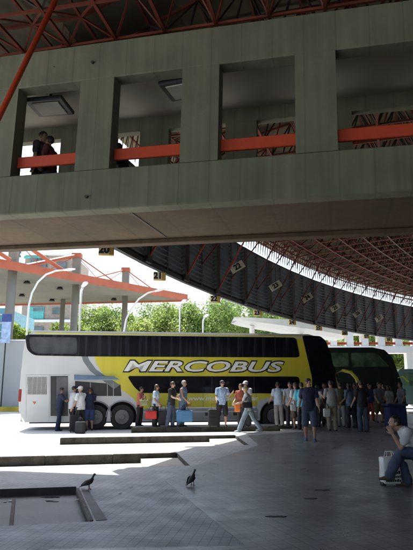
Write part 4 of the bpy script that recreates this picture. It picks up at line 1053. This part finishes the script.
P_(at_feet(404, 425), 100, 'man in grey shirt at the right edge behind the blue box', 1.74, 'brown', 'black', 'grey', 'dark')
P_(at_feet(326, 426), 160, 'man in dark shirt near the front wheel of the bus', 1.70, 'brown', 'black', 'dark', 'dark')
P_(at_feet(318, 427), -30, 'woman in white blouse and dark skirt behind the stocky man', 1.62, 'brown', 'black', 'white', 'dark', woman=True, pants='skirt')
P_(at_feet(386, 419), 20, 'distant person in maroon shirt behind the blue box', 1.68, 'brown', 'black', 'maroon', 'dark')
# seated man at the right edge with his bag
sx = gz(430, 488); seat_h = .40
ts, Js, Vs = P_((sx.x, sx.y+.05, 0), 80, 'seated man in white shirt and jeans resting chin on his hand', 1.62, 'tan', 'black', 'white', 'jeans', 'brown', legs=((93, 66), (82, 98)), arms=((24, -3, 128), (-14, 2, 72)), lean=45, headturn=12, headtilt=-12, fine=.006, sit=True)
# bench under him
be = empty('bench', (sx.x-.05, sx.y-.35, 0), R(-12)); tag(be, 'dark metal bench under the seated man at the right edge', 'bench')
hz = (Vs(Vector((0, 0, .93)))).z-.125
wm = ts.matrix_basis @ Vs(Vector((0, 0, .93)))
be.location = (wm.x, wm.y, 0)
bm = NB()
for q in range(4): rbox(bm, -.20, 1.6, -.22+q*.115, -.13+q*.115, hz-.04, hz, .008, 1)
mk('seat', bm, mat('bench dark slats', (.05, .045, .04), .6), be)
for xx in (-.1, 1.4):
    for yy in (-.18, .18):
        bm = NB(); rbox(bm, xx-.025, xx+.025, yy-.025, yy+.025, 0, hz-.04, .005, 1); mk('leg', bm, M_dark, be)
# couple on the bridge and a third figure
def on_bridge(u, v, t_, z=5.0):
    q = bl_pt(u, v, t_); return tuple(BM @ Vector((q.x, t_, z)))
gb = 'people on the bridge'
P_(on_bridge(41, 160, .75, zs+.262), 262, 'person in dark clothes leaning to kiss on the bridge, left of the couple', 1.80, 'brown', 'black', 'dark', 'dark', group=gb, lean=2, headtilt=8)
P_(on_bridge(51.5, 160, .75, zs+.262), 82, 'person in dark top being kissed on the bridge, right of the couple', 1.68, 'brown', 'black', 'maroon', 'dark', group=gb, headtilt=-6)
P_(on_bridge(126, 160, .8, zs+.262), 100, 'person in dark clothes behind the rail of the second opening', 1.40, 'brown', 'black', 'dark', 'dark', group=gb, lean=14)

# ------------------------------------------------------------------ luggage
def case(u, v, z, w, d, h, c, label, cat, rz=0., handle='pull', wheels=True, name='suitcase'):
    p = gz(u, v, z); t = empty(name, (p.x, p.y, z), R(rz)); tag(t, label, cat, 'luggage of the travellers')
    z0 = .04 if wheels else 0.; bm = NB(); rbox(bm, -w/2, w/2, -d/2, d/2, z0, h, min(w, d, h)*.2, 3); o = mk('shell', bm, C_(c) if isinstance(c, str) else c, t, True)
    bm = NB()
    if handle == 'pull': path(bm, [(-w*.25, -d*.3, h-.02), (-w*.25, -d*.3, h+.2), (w*.25, -d*.3, h+.2), (w*.25, -d*.3, h-.02)], .012, 6)
    else:
        for yy in (-d*.25, d*.25): path(bm, [(-w*.2, yy, h-.02), (-w*.13, yy*.6, h+.12), (0, yy*.4, h+.16), (w*.13, yy*.6, h+.12), (w*.2, yy, h-.02)], .013, 6)
    mk('handle', bm, M_blackp, t)
    bm = NB(); path(bm, [(-w/2*.9, -d/2-.003, h*.55), (w/2*.9, -d/2-.003, h*.55)], .008, 5); mk('zip', bm, M_blackp, t)
    if wheels:
        for s in (-1, 1): bm = NB(); tube(bm, (s*w*.35-.02, 0, .03), (s*w*.35+.02, 0, .03), .03, n=10); mk('wheel', bm, M_black, t)
    return t
def hung(u, v, y, w, d, h, c, label, cat, rz=0.):
    p = gy(u, v, y); t = empty('hand_bag', (p.x, p.y, p.z), R(rz)); tag(t, label, cat, 'luggage of the travellers')
    bm = NB(); rbox(bm, -w/2, w/2, -d/2, d/2, 0, h, min(w, d, h)*.3, 3); mk('bag', bm, C_(c), t, True)
    bm = NB()
    for yy in (-d*.25, d*.25): path(bm, [(-w*.25, yy, h-.02), (-w*.15, yy*.6, h+.13), (0, 0, h+.17), (w*.15, yy*.6, h+.13), (w*.25, yy, h-.02)], .012, 6)
    mk('handle', bm, M_blackp, t)
K.update(redbag=(.42, .03, .03), bluebag=(.07, .19, .36), oliveb=(.19, .19, .10), orangeb=(.6, .16, .03), navybox=(.012, .02, .085), whiteb=(.5, .51, .50))
case(74.5, 432.5, LZ, .42, .25, .66, 'black', 'black suitcase standing between the men in white shirts', 'suitcase', 20)
case(80, 433.5, LZ, .36, .25, .45, 'dark', 'black soft bag at the feet of the man in white cap', 'bag', -20, 'grip', False, 'travel_bag')
case(163, 426.5, 0, .40, .28, .62, 'dark', 'dark suitcase between the woman in blue and the man in black', 'suitcase', 0)
case(214, 427, 0, .46, .30, .70, 'black', 'large black suitcase beside the man in light blue shirt', 'suitcase', 10)
yb = gz(150, 426.5).y
hung(151, 419, yb-.25, .46, .20, .32, 'redbag', 'bright red bag carried by the woman in pale blue', 'hand bag', 5)
hung(184.5, 422, yb-.22, .66, .25, .46, 'bluebag', 'large blue bag held by the man in denim', 'bag', 5)
hung(144, 406, yb-.25, .34, .16, .24, 'oliveb', 'olive bag in the arms of the woman in red', 'hand bag', 0)
hung(237.5, 412, gz(240, 428).y-.3, .22, .12, .30, 'orangeb', 'small orange bag hanging beside the walking woman', 'hand bag', 0)
hung(247, 408, gz(249, 432).y-.22, .34, .14, .20, 'black', 'black shoulder bag of the walking woman', 'shoulder bag', 5)
hung(170, 407, yb-.32, .26, .14, .2, 'dark', 'dark bag held in front of the man in black', 'hand bag', 0)
hung(293.5, 411, gz(297, 429).y-.3, .22, .12, .24, 'whiteb', 'small white bag held near the turquoise shirt', 'hand bag', 0)
hung(327, 417, gz(333, 431).y-.1, .25, .12, .30, 'whiteb', 'white plastic bag at the hand of the man in khaki trousers', 'plastic bag', 0)
# big navy box
p = gz(396.5, 431); t = empty('storage_bin', (p.x, p.y, 0), R(6)); tag(t, 'large navy blue bin with lid standing in the aisle', 'bin')
bm = NB(); rbox(bm, -.34, .34, -.25, .25, .10, .84, .05, 2); mk('body', bm, C_('navybox'), t)
bm = NB(); rbox(bm, -.39, .39, -.28, .28, .88, .96, .03, 2); mk('lid', bm, C_('navybox'), t)
for xx in (-.28, .28): bm = NB(); tube(bm, (xx-.025, -.18, .05), (xx+.025, -.18, .05), .05, n=12); mk('wheel', bm, M_black, t)
for xx in (-.28, .28): bm = NB(); tube(bm, (xx-.025, .18, .05), (xx+.025, .18, .05), .05, n=12); mk('wheel', bm, M_black, t)
# shopping bag of the seated man
p = gz(391, 485.5); t = empty('shopping_bag', (p.x, p.y, 0), R(8)); tag(t, 'white shopping bag with green emblem and black print under the seated man', 'shopping bag')
bm = NB(); rbox(bm, -.15, .15, -.09, .09, .03, .44, .03, 2)
bmesh.ops.subdivide_edges(bm, edges=bm.edges[:], cuts=3, use_grid_fill=True)
for v in bm.verts: v.co += Vector((noise.noise(v.co*9), noise.noise(v.co*9+Vector((5, 0, 0))), 0))*.012
mk('bag', bm, mat('white plastic bag', (.60, .61, .60), .4, var=.08, scale=8), t, True)
bm = NB(); prism(bm, [(-.05, .27), (.0, .255), (.055, .28), (.06, .33), (.02, .345), (.01, .31), (-.03, .35), (-.06, .32)], .101, .104, Matrix.Rotation(R(90), 4, 'X')); mk('emblem', bm, mat('print green', (.02, .22, .13), .5), t)
random.seed(9); bm = NB()
for zz in (.07, .13, .19):
    x = -.12
    while x < .11:
        w_ = random.uniform(.012, .03); box(bm, x, min(x+w_, .125), -.1045, -.101, zz, zz+random.uniform(.025, .042)); x += w_+random.uniform(.006, .014)
tag(mk('print', bm, M_textk, t))
bm = NB()
for yy in (-.05, .05): path(bm, [(-.07, yy, .42), (-.05, yy*.6, .52), (.05, yy*.6, .52), (.07, yy, .42)], .007, 5)
mk('handle', bm, M_white, t)
bm = NB()
for xx in (-.13, .13): tube(bm, (xx, -.06, .03), (xx, .06, .03), .03, n=8)
mk('feet', bm, M_black, t)

# ------------------------------------------------------------------ pigeons
M_pig = mat('pigeon dark feathers', (.035, .036, .042), .6, var=.4, scale=25); M_pneck = mat('pigeon neck', (.03, .05, .05), .35, var=.5, scale=40)
def pigeon(u, v, yaw, label, up):
    p = gz(u, v, .0); t = empty('pigeon', (p.x, p.y, 0), R(yaw)); tag(t, label, 'pigeon', 'pigeons on the floor')
    k = .74
    # faces +X
    b_ = NB(); pit_ = up
    def q(x, z): c, s = math.cos(R(pit_)), math.sin(R(pit_)); return Vector((x*c-z*s, 0, .135+x*s+z*c))*k
    loft(b_, [q(-.12, -.005), q(-.06, 0), q(.0, 0), (q(.06, .008)), q(.095, .03)], [(.022*k, .018*k), (.046*k, .04*k), (.058*k, .055*k), (.052*k, .052*k), (.034*k, .036*k)], side=(0, 1, 0), n=14)
    hd = q(.095, .03)+Vector((.035, 0, .085))*k
    loft(b_, [q(.08, .02), q(.10, .05), hd], [.036*k, .024*k, .020*k], side=(0, 1, 0))
    ball(b_, hd+Vector((.006, 0, .008)), .025*k, (1.15, .9, .95))
    loft(b_, [q(-.11, -.005), q(-.2, -.012)], [(.028*k, .012*k), (.032*k, .006*k)], side=(0, 1, 0))
    me = remesh(b_, .005, 'body'); me.materials.append(M_pig); link('body', me, t)
    b_ = NB(); loft(b_, [hd+Vector((.03, 0, .004))*k, hd+Vector((.055, 0, -.004))*k], [.006*k, .003*k], n=6); mk('beak', b_, M_black, t, True)
    for s in (-1, 1):
        b_ = NB(); loft(b_, [q(.05, .012)+Vector((0, s*.045, 0)), q(-.03, .008)+Vector((0, s*.053, 0)), q(-.15, -.0)+Vector((0, s*.02, 0))], [(.012*k, .034*k), (.010*k, .040*k), (.006*k, .014*k)], side=(0, 1, 0)); mk('wing', b_, M_pneck if False else M_pig, t, True)
        b_ = NB(); a = q(.0, -.05)+Vector((0, s*.025, 0)); f = Vector((a.x+.005, a.y, .006)); tube(b_, a, f, .007, .005, 6)
        for d in ((.035, 0), (.028, .018), (.028, -.018), (-.018, 0)): tube(b_, f, f+Vector((d[0], d[1], -.003)), .0045, .003, 5)
        mk('leg', b_, mat('pigeon leg', (.25, .08, .06), .6), t)
        b_ = NB(); ball(b_, hd+Vector((.012, s*.021, .012))*k, .005, n=6); mk('eye', b_, mat('pigeon eye', (.5, .15, .03), .3), t)
pigeon(88, 489.5, 20, 'dark pigeon standing at the corner of the floor recess', 20)
pigeon(191.5, 485.5, 50, 'dark upright pigeon on the glossy floor, right one', 30)

# ------------------------------------------------------------------ light
w = bpy.data.worlds.new('World'); S.world = w; w.use_nodes = True
n = w.node_tree.nodes; l = w.node_tree.links; bg = n['Background']; sky = n.new('ShaderNodeTexSky'); sky.sky_type = 'NISHITA'; sky.sun_disc = False
SD = Vector((.225, -.46, -1)).normalized()     # travel direction of the light
el = math.asin(-SD.z); az = math.atan2(-SD.x, -SD.y)   # compass angle of the sun from +Y towards +X
sky.sun_elevation = el; sky.sun_rotation = az; sky.air_density = 1.2; sky.dust_density = 3.0; sky.ozone_density = 1.0
l.new(sky.outputs[0], bg.inputs[0]); bg.inputs[1].default_value = .15
sun = bpy.data.lights.new('sun', 'SUN'); sun.energy = 5.0; sun.angle = R(.5); sun.color = (1, .96, .88)
so = bpy.data.objects.new('sun', sun); COL.objects.link(so); so.rotation_euler = SD.to_track_quat('-Z', 'Y').to_euler(); so.location = (0, 0, 40)
S.view_settings.view_transform = 'Standard'; S.view_settings.look = 'None'; S.view_settings.exposure = 1.1; S.view_settings.gamma = 1; S.view_settings.use_curve_mapping = False
S.render.engine = 'CYCLES'; S.cycles.max_bounces = 8; S.cycles.diffuse_bounces = 5

bpy.data.scenes.remove(TMP)
